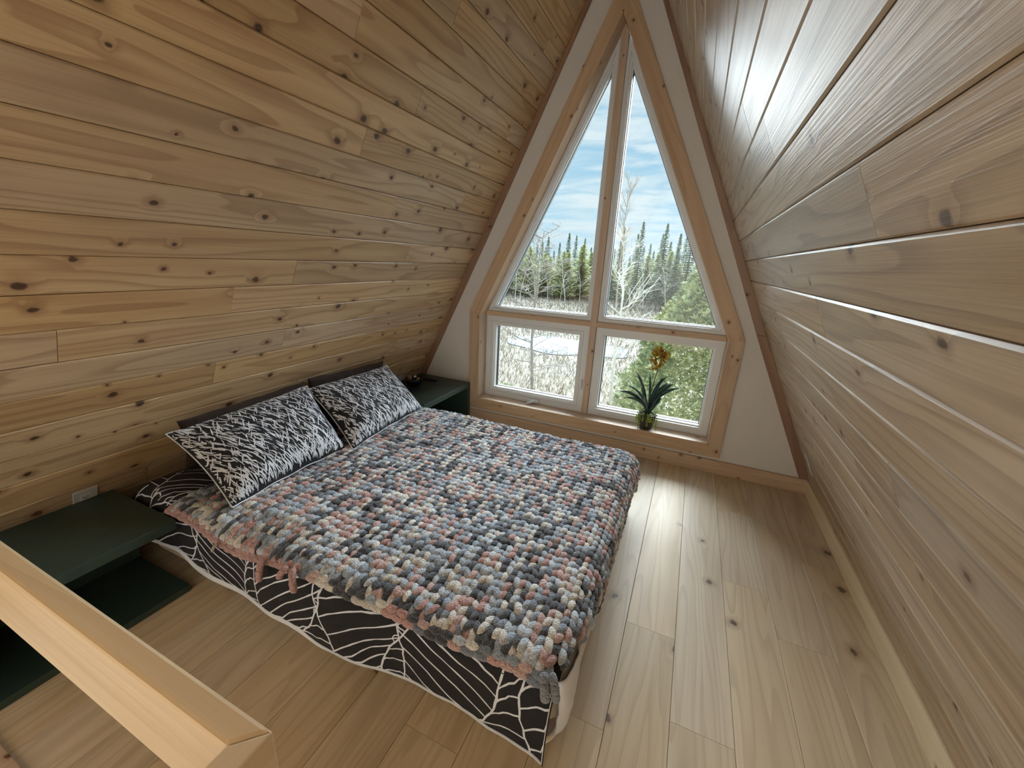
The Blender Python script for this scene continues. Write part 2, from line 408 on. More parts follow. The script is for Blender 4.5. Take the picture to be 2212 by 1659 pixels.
# ------------------------------------------------------------------ gable wall with window opening
XI, ZMI, ZBI, ZTI = .936, .960, .213, 2.8875
XO, ZMO, ZBO = 1.026, .973, .1215
SI = XI / (ZTI - ZMI); ZTO = ZMO + XO / SI
inner = [(-XI, ZBI), (XI, ZBI), (XI, ZMI), (0, ZTI), (-XI, ZMI)]
outer = [(-XO, ZBO), (XO, ZBO), (XO, ZMO), (0, ZTO), (-XO, ZMO)]
def ring_wall(name, y0, y1, material):
    mb = MB(); xl = lambda z: -(WL - SL * z) - .02; xr = lambda z: WR - SR * z + .02
    hole = inner
    V = lambda p, y: (p[0], y, p[1])
    quads = [[(xl(-.05), -.05), (xr(-.05), -.05), (xr(ZBI), ZBI), (xl(ZBI), ZBI)],
             [(xl(ZBI), ZBI), (-XI, ZBI), (-XI, ZMI), (xl(ZMI), ZMI)],
             [(XI, ZBI), (xr(ZBI), ZBI), (xr(ZMI), ZMI), (XI, ZMI)],
             [(xl(ZMI), ZMI), (-XI, ZMI), (0, ZTI), (XA, ZA + .02)],
             [(XI, ZMI), (xr(ZMI), ZMI), (XA, ZA + .02), (0, ZTI)]]
    for q in quads: mb.prism([V(p, y0) for p in q], (0, -1, 0), y1 - y0, (1, 0, 0), .5)
    return struct(mb.build(name, material), 'white drywall gable around the window', 'wall')
ring_wall('wall_front', GY, .20, M['drywall'])
mb = MB()
xl = lambda z: -(WL - SL * z) - .02; xr = lambda z: WR - SR * z + .02
mb.prism([(xr(0), YB, -.05), (xl(0), YB, -.05), (XA, YB, ZA + .03)], (0, 1, 0), .15, (1, 0, 0))
struct(mb.build('wall_back', M['drywall']), 'rear gable wall', 'wall')

# casing boards (mitred pentagon)
TN = [2]
def trim(poly, n, th, u, label, material='trim', bevel=.0015, name=None):
    mb = MB(); mb.prism(poly, n, th, u, random.random())
    nm = name or 'trim_%d' % TN[0]
    if not name: TN[0] += 1
    return struct(mb.build(nm, M[material], bevel=bevel), label, 'trim')
labels = ['pine casing board below the window', 'right upright pine casing board of the window', 'right sloping pine casing board of the window',
          'left sloping pine casing board of the window', 'left upright pine casing board of the window']
for k in range(5):
    j = (k + 1) % 5
    P = [outer[k], outer[j], inner[j], inner[k]]
    trim([(p[0], 0, p[1]) for p in P], (0, -1, 0), .019, (outer[j][0] - outer[k][0], 0, outer[j][1] - outer[k][1]), labels[k])
# reveal (jamb) boards, 8 mm thick, just inside the opening
def inset(poly, d):
    n = len(poly); out = []
    for i in range(n):
        p0, p1, p2 = Vector(poly[i - 1]), Vector(poly[i]), Vector(poly[(i + 1) % n])
        e1 = (p1 - p0).normalized(); e2 = (p2 - p1).normalized()
        n1 = Vector((-e1.y, e1.x)); n2 = Vector((-e2.y, e2.x))
        t = n1 + n2; t = t / t.dot(n1) if abs(t.dot(n1)) > 1e-6 else n1
        out.append(tuple(p1 + t * d))
    return out
rev = inset(inner, .006); rl = ['pine window sill board', 'right upright window reveal board', 'right sloping window reveal board', 'left sloping window reveal board', 'left upright window reveal board']
for k in range(5):
    j = (k + 1) % 5; a, b_ = inner[k], inner[j]; c_, d_ = rev[k], rev[j]
    nrm = Vector((c_[0] - a[0], 0, c_[1] - a[1]))
    e = Vector((b_[0] - a[0], 0, b_[1] - a[1])).normalized(); nrm = (Vector((0, -1, 0)).cross(e)) * 1.0
    inn = Vector((-e.z, 0, e.x))
    mb = MB()
    A, B, C_, D_ = Vector((a[0], 0, a[1])), Vector((b_[0], 0, b_[1])), Vector((c_[0], 0, c_[1])), Vector((d_[0], 0, d_[1]))
    y0, y1 = .001, .24; Yv = lambda v, y: Vector((v.x, y, v.z))
    mb.prism([Yv(C_, y0), Yv(D_, y0), Yv(D_, y1), Yv(C_, y1)], inn, .012, e, random.random())
    struct(mb.build('trim_%d' % TN[0], M['trim']), rl[k], 'trim'); TN[0] += 1
# baseboards
mb = MB(); mb.prism([(-1.70, 0, 0), (1.585, 0, 0), (1.56, 0, .101), (-1.66, 0, .101)], (0, -1, 0), .018, (1, 0, 0)); struct(mb.build('baseboard_front', M['trim'], bevel=.0015), 'pine baseboard below the window', 'baseboard')
mb = MB(); mb.prism([(1.566, YB, 0), (1.566, 0, 0), (1.566, 0, .09), (1.566, YB, .09)], (-1, 0, 0), .018, (0, 1, 0), .6); struct(mb.build('baseboard_right', M['pale'], bevel=.0015), 'pine baseboard along the right sloping wall', 'baseboard')
# corner boards where the slopes meet the gable
for side in (-1, 1):
    s = SL if side < 0 else SR; W_ = WL if side < 0 else WR; dx = .055
    X = lambda z, d=0: side * (W_ - s * z - d)
    zs = [.101, 1.02, ZA - .03] if side > 0 else [.101, 1.6, ZA - .03]
    for q in range(2):
        za, zb = zs[q], zs[q + 1] - .001
        P = [(X(za), 0, za), (X(za, dx), 0, za), (X(zb, dx if zb < 3.3 else .02), 0, zb), (X(zb), 0, zb)]
        if side > 0: P = P[::-1]
        P = P[::-1] if False else P
        cen = P
        trim(cen if side < 0 else cen, (0, -1, 0), .018, (X(zb) - X(za), 0, zb - za), ('left' if side < 0 else 'right') + (' lower' if q == 0 else ' upper') + ' brown corner board between slope and gable', 'trimdark')

# mullion and transom
DY = .115
mb = MB(); mb.prism([(-.0245, DY, .219), (.0245, DY, .219), (.0245, DY, 2.82), (0, DY, 2.868), (-.0245, DY, 2.82)], (0, -1, 0), .11, (0, 0, 1))
struct(mb.build('trim_%d' % TN[0], M['trimdark' if False else 'trim'], bevel=.001), 'upright pine post in the middle of the window', 'trim'); TN[0] += 1
for sg in (-1, 1):
    mb = MB(); xe = XI - .006 - .0
    a, b_ = sorted((sg * .0245, sg * xe))
    mb.prism([(a, DY, .938), (b_, DY, .938), (b_ if sg < 0 else b_ - .008, DY, .977), (a + (.008 if sg < 0 else 0), DY, .977)], (0, -1, 0), .11, (1, 0, 0))
    struct(mb.build('trim_%d' % TN[0], M['trim'], bevel=.001), ('left' if sg < 0 else 'right') + ' horizontal pine rail across the window', 'trim'); TN[0] += 1

# window units: lofted polygon rings
def ring_loft(mb, poly, prof, mi=0):
    rings = []
    for d, y in prof:
        q = inset(poly, d); b0 = len(mb.v)
        for p in q: mb.v.append(Vector((p[0], y, p[1])))
        rings.append(b0)
    n = len(poly)
    for r0, r1 in zip(rings[:-1], rings[1:]):
        for i in range(n):
            j = (i + 1) % n; mb.face((r0 + i, r0 + j, r1 + j, r1 + i), None, mi)
def pane(poly, d, y, parent):
    mb = MB(); q = inset(poly, d); b0 = 0
    for yy in (y, y + .004):
        for p in q: mb.v.append(Vector((p[0], yy, p[1])))
    n = len(q); mb.face(range(n)); mb.face(range(2 * n - 1, n - 1, -1))
    for i in range(n): j = (i + 1) % n; mb.face((i, n + i, n + j, j))
    return mb.build('pane', M['glass'], parent)
g = .0265
zt = 2.60
sl_ = lambda z: (XI - .006) - (z - ZMI) * SI
UL = [(-sl_(.978), .978), (-g, .978), (-g, ZMI + (XI - .008 - g) / SI)]
UR = [(g, .978), (sl_(.978), .978), (g, ZMI + (XI - .008 - g) / SI)]
LLp = [(-XI + .007, .2195), (-g, .2195), (-g, .937), (-XI + .007, .937)]
LRp = [(g, .2195), (XI - .007, .2195), (XI - .007, .937), (g, .937)]
def win(n, poly, label, fixed=True, awning=False):
    r = struct(thing('window_%d' % n, label, 'window', (sum(p[0] for p in poly) / len(poly), .16, min(p[1] for p in poly))))
    mb = MB()
    fy = .132
    if n <= 2:
        ring_loft(mb, poly, [(0, .235), (0, fy), (.022, fy), (.024, fy + .012), (.033, fy + .012), (.035, fy + .026), (.042, fy + .030), (.042, .235)])
        gd = .040
    elif awning:
        ring_loft(mb, poly, [(0, .235), (0, fy), (.044, fy), (.046, fy + .004), (.046, .235)]); gd = .080
    else:
        ring_loft(mb, poly, [(0, .235), (0, fy), (.056, fy), (.058, fy + .022), (.066, fy + .024), (.068, .235)]); gd = .064
    mb.build('frame', M['vinyl'], r, bevel=.0012)
    if awning:
        mb = MB(); ring_loft(mb, poly, [(.047, .23), (.047, fy + .003), (.070, fy + .003), (.073, fy + .014), (.082, fy + .020), (.082, .23)])
        ss = mb.build('sash', M['vinyl'], r, bevel=.001)
    mb = MB(); ring_loft(mb, poly, [(gd - .001, .196), (gd + .006, .196), (gd + .006, .226)]); mb.build('gasket', M['gasket'] if n > 2 else M['vinyl_grey'], r)
    pane(poly, gd, .200, ss if awning else r)
    return r
W1 = win(1, UL, 'upper left triangular pane of the window, sky and trees behind')
W2 = win(2, UR, 'upper right triangular pane of the window')
W3 = win(3, LLp, 'lower left opening window with crank handle', awning=True)
W4 = win(4, LRp, 'lower right fixed window behind the potted flower')
# crank handle
mb = MB(); cx, cz = -.455, .240
mb.ell((cx, .122, cz), (.064, .013, .019), n=16, m=8); mb.ell((cx + .028, .118, cz), (.030, .016, .015), n=14, m=8)
cb = mb.build('crank_base', M['vinyl'], W3)
mb = MB(); mb.tube([(cx + .018, .108, cz + .006), (cx + .012, .092, cz + .008), (cx - .012, .082, cz - .002), (cx - .036, .074, cz - .012), (cx - .042, .070, cz - .016)], [.011, .012, .010, .009, .008], 10)
mb.build('crank_handle', M['vinyl'], cb)
for xx, sg in ((-.045, 1), (-XI + .026, -1)):
    mb = MB(); mb.box((xx - .007, .128, .41), (xx + .007, .134, .50)); lk = mb.build('latch', M['vinyl'], W3, bevel=.002)
    mb = MB(); mb.tube([(xx, .130, .495), (xx, .116, .488), (xx, .113, .46), (xx, .120, .435), (xx, .128, .425)], [.004, .005, .005, .005, .004], 8)
    mb.build('latch_lever', M['vinyl'], lk)

# ------------------------------------------------------------------ nightstands
def nightstand(y0, y1, open_hi, label, xf=-1.005):
    """y0<y1; side panel on the far-from-bed side"""
    t = thing('nightstand', label, 'nightstand', (xf - .2, (y0 + y1) / 2, 0))
    zt, th = .35, .042
    xs = lambda z: -(WL - SL * z) + .010
    def slab(nm, ya, yb, za, zb):
        mb = MB()
        P = [(xs(za), ya, za), (xf, ya, za), (xf, ya, zb), (xs(zb), ya, zb)]
        mb.prism(P, (0, -1, 0), yb - ya, (1, 0, 0)); return mb.build(nm, M['green'], t, bevel=.002)
    slab('top', y0, y1, zt - th, zt)
    if open_hi: slab('side_panel', y0, y0 + .04, .001, zt - th)
    else: slab('side_panel', y1 - .04, y1, .001, zt - th)
    slab('bottom', *((y0 + .041, y1) if open_hi else (y0, y1 - .041)), .001, .03)
    mb = MB(); xb = -1.44
    ya, yb = (y0 + .041, y1) if open_hi else (y0, y1 - .041)
    mb.prism([(xb, yb, .031), (xb, ya, .031), (xb, ya, zt - th - .001), (xb, yb, zt - th - .001)], (1, 0, 0), .012, (0, 1, 0)); mb.build('back_panel', M['green'], t)
    return t
nightstand(-.685, -.004, False, 'dark green nightstand under the window wall carrying the black bowl')
nightstand(-2.95, -2.262, True, 'dark green nightstand in front by the stair guard and wall socket', xf=-1.07)

# ------------------------------------------------------------------ bed
BX0, BX1, BY0, BY1 = -1.50, .50, -2.18, -.72
def rbox(mb, a, b_, r, mi=0, n=5, corner=.05):
    """soft box: rounded plan corners and rounded top/bottom edges"""
    x0, y0, z0 = a; x1, y1, z1 = b_
    rings = []
    prof = [(r * (1 - math.cos(t)), r * (1 - math.sin(t))) for t in [i * PI / 2 / n for i in range(n + 1)]]
    pr = [(r - r * math.sin(t), z0 + r - r * math.cos(t)) for t in [i * PI / 2 / n for i in range(n + 1)]]
    pr += [(r - r * math.cos(t), z1 - r + r * math.sin(t)) for t in [i * PI / 2 / n for i in range(n + 1)]]
    for d, z in pr:
        b0 = len(mb.v); rings.append(b0)
        for cx_, cy_, a0 in ((x1 - corner, y1 - corner, 0), (x0 + corner, y1 - corner, 90), (x0 + corner, y0 + corner, 180), (x1 - corner, y0 + corner, 270)):
            for k in range(6):
                t = math.radians(a0 + 18 * k); mb.v.append(Vector((cx_ + (corner - d) * math.cos(t), cy_ + (corner - d) * math.sin(t), z)))
    m_ = 24
    for r0, r1 in zip(rings[:-1], rings[1:]):
        for k in range(m_): k2 = (k + 1) % m_; mb.face((r0 + k, r0 + k2, r1 + k2, r1 + k), None, mi, .5, True)
    mb.face(range(rings[0] + m_ - 1, rings[0] - 1, -1), None, mi); mb.face(range(rings[-1], rings[-1] + m_), None, mi)
def loop_tube(mb, x0, y0, x1, y1, z, corner, r):
    pts = []
    for cx_, cy_, a0 in ((x1 - corner, y1 - corner, 0), (x0 + corner, y1 - corner, 90), (x0 + corner, y0 + corner, 180), (x1 - corner, y0 + corner, 270)):
        for k in range(6):
            t = math.radians(a0 + 18 * k); pts.append((cx_ + corner * math.cos(t), cy_ + corner * math.sin(t), z))
    pts.append(pts[0]); mb.tube(pts, r, 8)
mt = thing('mattress', 'low mattress lying on the floor under the black leaf-print duvet', 'mattress', (-.5, -1.45, 0))
mb = MB(); rbox(mb, (BX0, BY0, .0), (BX1, BY1, .29), .03, corner=.07); mb.build('body', M['grey_cloth'], mt, label='taupe side fabric of the mattress')
mb = MB(); loop_tube(mb, BX0, BY0, BX1 + .004, BY1, .035, .07, .009); mb.build('piping', M['cream_cloth'], mt)
mb = MB(); loop_tube(mb, BX0, BY0, BX1 + .004, BY1, .275, .07, .009); mb.build('piping', M['cream_cloth'], mt)
# fitted sheet: cream skin over the top and down the sides with a white corner flap
def fs(a, lim, r):
    """fold a 1-D coordinate over an edge at lim with radius r -> (pos, drop)"""
    s = a - (lim - r)
    if s <= 0: return a, 0.
    if s < r * PI / 2: t = s / r; return lim - r + r * math.sin(t), r * (1 - math.cos(t))
    return lim, r + s - r * PI / 2
N3 = lambda x, y, z=0.: noise.noise(Vector((x, y, z)))
mb = MB(); rbox(mb, (BX0 - .006, BY0 - .008, .12), (BX1 + .032, BY1 + .008, .315), .045, corner=.09, n=6)
for v in mb.v:
    if v.z < .2: k = N3(v.x * 9, v.y * 9) * .02; v.z += k; 
sheet = mb.build('fitted_sheet', M['cream_cloth']); tag(sheet, 'cream fitted sheet showing at the foot corner of the mattress', 'sheet')
mb = MB(); nu, nv = 14, 12
for i in range(nu + 1):
    for j in range(nv + 1):
        a_ = i / nu; b_ = j / nv
        p = Vector((BX1 + .034 + .014 * math.sin(b_ * 2.6) * (1 - a_) + .008 * N3(a_ * 5, b_ * 5, 3) - .03 * (1 - a_) ** 6, BY0 - .004 + .15 * a_, .315 - b_ * (.20 - .10 * a_ ** 2)))
        mb.v.append(p)
for i in range(nu):
    for j in range(nv):
        a_ = i * (nv + 1) + j; mb.face((a_, a_ + nv + 1, a_ + nv + 2, a_ + 1), None, 0, .5, True)
o = mb.build('corner_flap', M['white_cloth'], sheet, label='white folded corner of the sheet'); md = o.modifiers.new('solid', 'SOLIDIFY'); md.thickness = .004

# duvet with leaf-line print ----------------------------------------
HD = .345
def duvet_pt(u, v, off=0.):
    """u along x from the head; v across (near side hangs beyond BY0)"""
    px, dx_ = fs(u, .508, .05)
    pm, dn = fs(-v, 2.238, .06); pyf, df = fs(v, -.72, .11)
    y_ = -pm if v < -1.4 else pyf
    h = HD + .012 * N3(u * 2.3, v * 2.3, 1.) + .008 * N3(u * 7, v * 7, 5.)
    hd = max(0., min(1., (-1.02 - u) / .12)); h += .030 * hd * hd * (3 - 2 * hd)
    hump = math.exp(-((u + 1.30) / .16) ** 2 - ((v + 2.12) / .22) ** 2); h += .02 * hump
    drop = dx_ + (dn if v < -1.4 else df)
    n_ = Vector((0, 0, 1)); y = y_
    if v < -1.4 and dn > .03:
        k = min(1, (dn - .03) / .1)
        y += k * (.009 * math.sin(u * 6.5 + .8) + .005 * math.sin(u * 17 + 2) + .006 * N3(u * 6, dn * 8, 2.)) - .008 * k
        n_ = Vector((0, -1, 0))
    elif dn > 0: t = dn / .06; n_ = Vector((0, -t, 1 - t * .7)).normalized()
    x = px
    if u < -1.38: # rounded head end
        q = (-1.38 - u) / .12; drop += .10 * q * q
    zf = h - drop
    return Vector((x, y, zf)) + n_ * off
HEMX = [(-1.5, .13), (-1.28, .130), (-1.03, .128), (-.8, .104), (-.54, .10), (-.31, .082), (-.006, .106), (.085, .125), (.208, .132), (.333, .100), (.423, .112), (.485, .124), (.53, .142)]
def hem(u):
    for (a, p), (b_, q) in zip(HEMX[:-1], HEMX[1:]):
        if a <= u <= b_: t = (u - a) / (b_ - a); return p + (q - p) * t
    return HEMX[-1][1] if u > 0 else HEMX[0][1]
def vhem(u): return -(2.238 - .06 + .06 * PI / 2 + (HD - .06 - hem(u)))
du = thing('duvet', 'black duvet with white leaf-line print hanging over the mattress side', 'duvet', (-.5, -1.45, .3))
mb = MB(); nu, nv = 210, 110
for i in range(nu + 1):
    u = -1.50 + 2.03 * i / nu; vh = vhem(u)
    for j in range(nv + 1):
        v = vh + (-.50 - vh) * (j / nv) ** 1.25; mb.v.append(duvet_pt(u, v))
for i in range(nu):
    for j in range(nv):
        a_ = i * (nv + 1) + j; mb.face((a_, a_ + nv + 1, a_ + nv + 2, a_ + 1), None, 0, .5, True)
rl_ = random.Random(11)
def ribbon(mb, pts, wd, fn, mi=1, off=.0012, stp=.012):
    """printed line: pts in (u,v); fn maps to 3d"""
    P = []
    for (p, q) in zip(pts[:-1], pts[1:]):
        n_ = max(1, int(math.dist(p, q) / stp))
        for k in range(n_): P.append((p[0] + (q[0] - p[0]) * k / n_, p[1] + (q[1] - p[1]) * k / n_))
    P.append(pts[-1]); b0 = len(mb.v)
    for k, p in enumerate(P):
        a_ = P[max(0, k - 1)]; c_ = P[min(len(P) - 1, k + 1)]; dx_, dy = c_[0] - a_[0], c_[1] - a_[1]; l = math.hypot(dx_, dy) or 1
        w_ = wd * (.8 + .35 * noise.noise(Vector((p[0] * 30, p[1] * 30, 7)))) / 2
        if hasattr(fn, 'taper'): w_ *= fn.taper(k / (len(P) - 1))
        for sg in (-1, 1): mb.v.append(fn(p[0] - sg * dy / l * w_, p[1] + sg * dx_ / l * w_, off))
    for k in range(len(P) - 1):
        a_ = b0 + 2 * k; mb.face((a_, a_ + 1, a_ + 3, a_ + 2), None, mi, .5, True)
def wav(p, q, n_=5, amp=.006, bow=0.):
    dx_, dy = q[0] - p[0], q[1] - p[1]; l = math.hypot(dx_, dy) or 1; out = []
    for k in range(n_ + 1):
        t = k / n_; a_ = (rl_.uniform(-amp, amp) if 0 < k < n_ else 0) + bow * 4 * t * (1 - t)
        out.append((p[0] + dx_ * t - dy / l * a_, p[1] + dy * t + dx_ / l * a_))
    return out
def clipv(pts):  # keep print above the hem and inside the cloth
    return [(max(-1.49, min(.515, a_)), max(vhem(max(-1.49, min(.515, a_))) + .004, b_)) for a_, b_ in pts]
def leaf_print(u0, u1, v0, v1, cell=.165, wd=.0075):
    spines = []; k = 0; u = u0
    while u < u1 + cell:
        lean = (.10 if k % 2 == 0 else -.06) + rl_.uniform(-.03, .03)
        pts = [(u + lean * ((v - v0) / .30) * (1 if True else 0) + .018 * math.sin(v * 17 + k * 1.7) + rl_.uniform(-.004, .004), v) for v in [v0 + (v1 - v0) * i / 14 for i in range(15)]]
        if v1 - v0 > .5: pts = [(u + .09 * math.sin((v + k * .13) * 8.5), v) for v in [v0 + (v1 - v0) * i / 30 for i in range(31)]]
        spines.append(pts); u += cell * rl_.uniform(.85, 1.15); k += 1
    at_ = lambda pts, t: tuple(a_ + (b_ - a_) * ((t * (len(pts) - 1)) % 1) for a_, b_ in zip(pts[int(min(t, .9999) * (len(pts) - 1))], pts[int(min(t, .9999) * (len(pts) - 1)) + 1]))
    L_ = v1 - v0
    for k in range(len(spines) - 1):
        ribbon(mb, clipv(spines[k]), wd * 1.1, duvet_pt)
        st = .052 / L_; t = rl_.uniform(0, st); sk = (.06, .62, .12, -.55, .20, .85)[k % 6] * (.3 / L_ if L_ < .4 else 1.); t = min(0, -sk) - .02 if L_ < .4 else t
        while t < 1.05 + max(0, -sk):
            t2 = t + sk
            lo, hi = 0., 1.
            if abs(sk) > 1e-3:
                c1, c2 = (0 - t) / sk, (1 - t) / sk; lo, hi = max(lo, min(c1, c2)), min(hi, max(c1, c2))
            elif not 0 < t < 1: hi = -1
            if hi - lo > .12:
                mixp = lambda w_: (lambda P_, Q_: (P_[0] + (Q_[0] - P_[0]) * w_, P_[1] + (Q_[1] - P_[1]) * w_))(at_(spines[k], max(0, min(t + sk * w_, 1))), at_(spines[k + 1], max(0, min(t + sk * w_, 1))))
                p = mixp(lo); q = mixp(hi)
                ribbon(mb, clipv(wav(p, q, 6, .003, rl_.choice((.010, .014, .006)))), wd * .85, duvet_pt)
            t += st * rl_.uniform(.8, 1.25)
leaf_print(-1.48, .50, -2.53, -2.20, .18)
leaf_print(-1.48, -.95, -2.24, -1.85, .14, .006)
d_main = mb.build('cover', [M['black_cloth'], M['print']], du)
# underside band along the hem
mb = MB(); nu = 200
for i in range(nu + 1):
    u = -1.49 + 2.0 * i / nu; vh = vhem(u); k = max(0., min(1., (-.25 - u) / .3)); wdh = .0015 + .020 * k * (.35 + .65 * abs(math.sin(u * 5)))
    p = duvet_pt(u, vh + .004, .002)
    mb.v.append(p); mb.v.append(p + Vector((0, -.004 - wdh * .2, -wdh * .55))); mb.v.append(p + Vector((0, .004, -wdh)))
for i in range(nu):
    for j in (0, 1): a_ = 3 * i + j; mb.face((a_, a_ + 3, a_ + 4, a_ + 1), None, 0, .5, True)
mb.build('hem', M['print'], du, label='white underside showing along the duvet hem')

# chunky knitted blanket ----------------------------------------------
PAL = [srgb(216, 172, 168), srgb(226, 190, 184), srgb(250, 246, 238), srgb(244, 238, 230), srgb(186, 200, 216), srgb(168, 182, 198), srgb(92, 97, 108), srgb(76, 80, 90), srgb(222, 232, 242), srgb(136, 146, 160)]
WT = [.12, .09, .13, .08, .14, .11, .12, .10, .13, .06]
HB = .380
def blanket_pt(u, v):
    px, dx_ = fs(u, .535, .085); pyf, df = fs(v, -.70, .15); pm, dn = fs(-v, 2.224, .03)
    y = -pm if v < -1.4 else pyf; dd = dn if v < -1.4 else df
    h = HB + .016 * N3(u * 2.3, v * 2.3, 1.) + .007 * N3(u * 6, v * 6, 9.)
    y += .014 * N3(u * 4, 0, 4.) * max(0, min(1, (-1.9 - v) / .3)); h -= .045 * math.exp(-((u + .70) / .20) ** 2) * max(0, min(1, (-2.08 - v) / .14))
    return Vector((px, y, h - dx_ - dd))
def blanket_frame(u, v):
    e = .01; p = blanket_pt(u, v); a_ = (blanket_pt(u + e, v) - p).normalized(); b_ = (blanket_pt(u, v + e) - p).normalized()
    n_ = a_.cross(b_).normalized(); b_ = n_.cross(a_); return p, a_, b_, n_
class Yarn:
    def __init__(s): s.v = []; s.f = []; s.c = []
    def lump(s, c, d, n_, ln, r, col, n=8, taper=.75, flat=.85):
        """teardrop capsule at c along d; n_ is the outward normal"""
        sd = d.cross(n_).normalized(); n_ = sd.cross(d).normalized(); b0 = len(s.v)
        prof = [(-.5, .0), (-.46, .45), (-.34, .82), (-.1, 1.), (.15, .96), (.36, taper), (.47, taper * .5), (.5, 0)]
        bow = ln * .10
        for t, q in prof:
            cc = c + d * (t * ln) + n_ * (bow * (1 - 4 * t * t) - bow * .5)
            if q == 0: s.v.append(cc); s.c.append(col); continue
            for k in range(n):
                a_ = 2 * PI * k / n; s.v.append(cc + sd * (math.cos(a_) * r * q) + n_ * (math.sin(a_) * r * q * flat)); s.c.append(col)
        m_ = len(prof) - 2
        for k in range(n):
            k2 = (k + 1) % n; s.f.append((b0, b0 + 1 + k2, b0 + 1 + k))
            for i in range(m_ - 1):
                a_ = b0 + 1 + i * n; s.f.append((a_ + k, a_ + k2, a_ + n + k2, a_ + n + k))
            a_ = b0 + 1 + (m_ - 1) * n; s.f.append((a_ + k, a_ + k2, b0 + 1 + m_ * n))
    def build(s, name, parent=None, label=None):
        me = bpy.data.meshes.new(name); me.from_pydata([tuple(p) for p in s.v], [], s.f); me.materials.append(M['yarn'])
        at = me.color_attributes.new('Col', 'FLOAT_COLOR', 'POINT'); at.data.foreach_set('color', [x for c_ in s.c for x in (*c_, 1.)])
        me.polygons.foreach_set('use_smooth', [True] * len(me.polygons)); me.update()
        o = bpy.data.objects.new(name, me); COL.objects.link(o)
        if parent: o.parent = parent; o.matrix_parent_inverse = Matrix.Translation(-parent.location)
        if label: o['label'] = label
        return o
bl = thing('knitted_blanket', 'chunky knitted chenille blanket in pink, cream, slate blue and charcoal', 'blanket', (-.3, -1.45, .34))
yr = random.Random(3); Y = Yarn()
WW, RH = .041, .033
def jit(c_, k=.10): q = 1 + yr.uniform(-k, k); return tuple(min(1, a_ * q) for a_ in c_)
prev = {}
v = -2.216; r = 0
while v < -.60:
    u = -1.13 + .012 * N3(v * 3, 2.); k = 0; run = 0; col = None
    um = .500 + .155 * max(0, min(1, (v + 2.2) / .45))
    while u < um:
        if run <= 0: col = yr.choices(PAL, WT)[0]; run = yr.choice((1, 1, 1, 2))
        cc = col
        for sg in (-1, 1):
            kk = 2 * k + (sg > 0); cc = prev[kk] if kk in prev and yr.random() < .16 else (col if yr.random() < .35 else yr.choices(PAL, WT)[0]); prev[kk] = cc
            uu = u + sg * WW * .24 + yr.uniform(-.002, .002); vv = v + yr.uniform(-.003, .003)
            p, a_, b_, n_ = blanket_frame(uu, vv)
            d = (b_ * 1.0 + a_ * (sg * .24 + yr.uniform(-.14, .14)) - n_ * .22).normalized()
            Y.lump(p + n_ * (.004 + yr.uniform(-.003, .003)), d, n_, .057 * yr.uniform(.9, 1.14), .0128 * yr.uniform(.92, 1.10), jit(cc), 8)
        u += WW; k += 1; run -= 1
    v += RH; r += 1
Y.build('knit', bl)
# dark ground fabric of the knit (back of the stitches) so no cloth shows between the loops
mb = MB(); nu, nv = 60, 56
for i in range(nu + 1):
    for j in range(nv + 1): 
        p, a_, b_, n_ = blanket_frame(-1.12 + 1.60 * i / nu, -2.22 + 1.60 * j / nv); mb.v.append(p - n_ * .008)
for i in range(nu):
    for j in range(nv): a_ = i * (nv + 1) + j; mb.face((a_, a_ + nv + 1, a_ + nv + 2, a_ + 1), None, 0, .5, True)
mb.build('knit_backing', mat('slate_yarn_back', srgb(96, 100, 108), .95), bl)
# thick edge cord along the near side and round the head edge
Y = Yarn(); u = -1.14; run = 0; k = 0
while u < .50:
    if run <= 0: col = yr.choice(PAL); run = yr.choice((1, 1, 2))
    cc = srgb(206, 164, 160) if u < -.44 else col
    p = blanket_pt(u, -2.229); sag = .022 * math.exp(-((u + .75) / .22) ** 2)
    for s2 in (0, 1):
        q = p + Vector((0, -.016 + .008 * s2, -.006 + .014 * s2 - sag * .9)); d = Vector((1, -.26 if s2 else .22, .30 if s2 else -.18)).normalized()
        Y.lump(q, d, Vector((0, -.6, .8)), .058, .0145 if s2 == 0 else .0135, jit(cc if s2 == 0 or yr.random() < .6 else yr.choice(PAL)) if u > -.44 else jit(cc), 9, .75)
    if sag > .01:
        for s3 in range(1, 3): Y.lump(p + Vector((0, -.004, -.008 - sag * .4 * s3 + .02)), Vector((1, 0, .1)).normalized(), Vector((0, -1, .3)), .058, .016, jit(cc if s3 == 2 else col), 8)
    u += .040; k += 1; run -= 1
v = -2.22
while v < -1.9:
    p = blanket_pt(-1.14, v); Y.lump(p + Vector((-.004, 0, -.004)), Vector((-.2, 1, .1)).normalized(), Vector((-.4, 0, 1)), .06, .017, jit(srgb(206, 164, 160) if v < -2.16 else yr.choice(PAL)), 8); v += .036
Y.build('edge_cord', bl)
def tassel(name, pts, r, col, label):
    Y = Yarn()
    for a_, b_ in zip(pts[:-1], pts[1:]):
        a_, b_ = Vector(a_), Vector(b_); d = b_ - a_; Y.lump((a_ + b_) / 2, d.normalized(), Vector((0, -1, .2)), d.length * 1.6, r, jit(col, .05), 9, .9)
    return Y.build(name, bl, label)
pk = srgb(206, 162, 156)
tassel('tassel', [(-.565, -2.262, .345), (-.560, -2.276, .325), (-.556, -2.283, .305), (-.558, -2.284, .290)], .0135, pk, 'hanging pink yarn end')
tassel('tassel', [(-.405, -2.262, .375), (-.390, -2.278, .355), (-.378, -2.285, .335), (-.380, -2.286, .322)], .0135, pk, 'hanging pink yarn end')
tassel('tassel', [(-.44, -2.262, .37), (-.452, -2.278, .35), (-.45, -2.282, .34)], .012, pk, 'short pink yarn end')
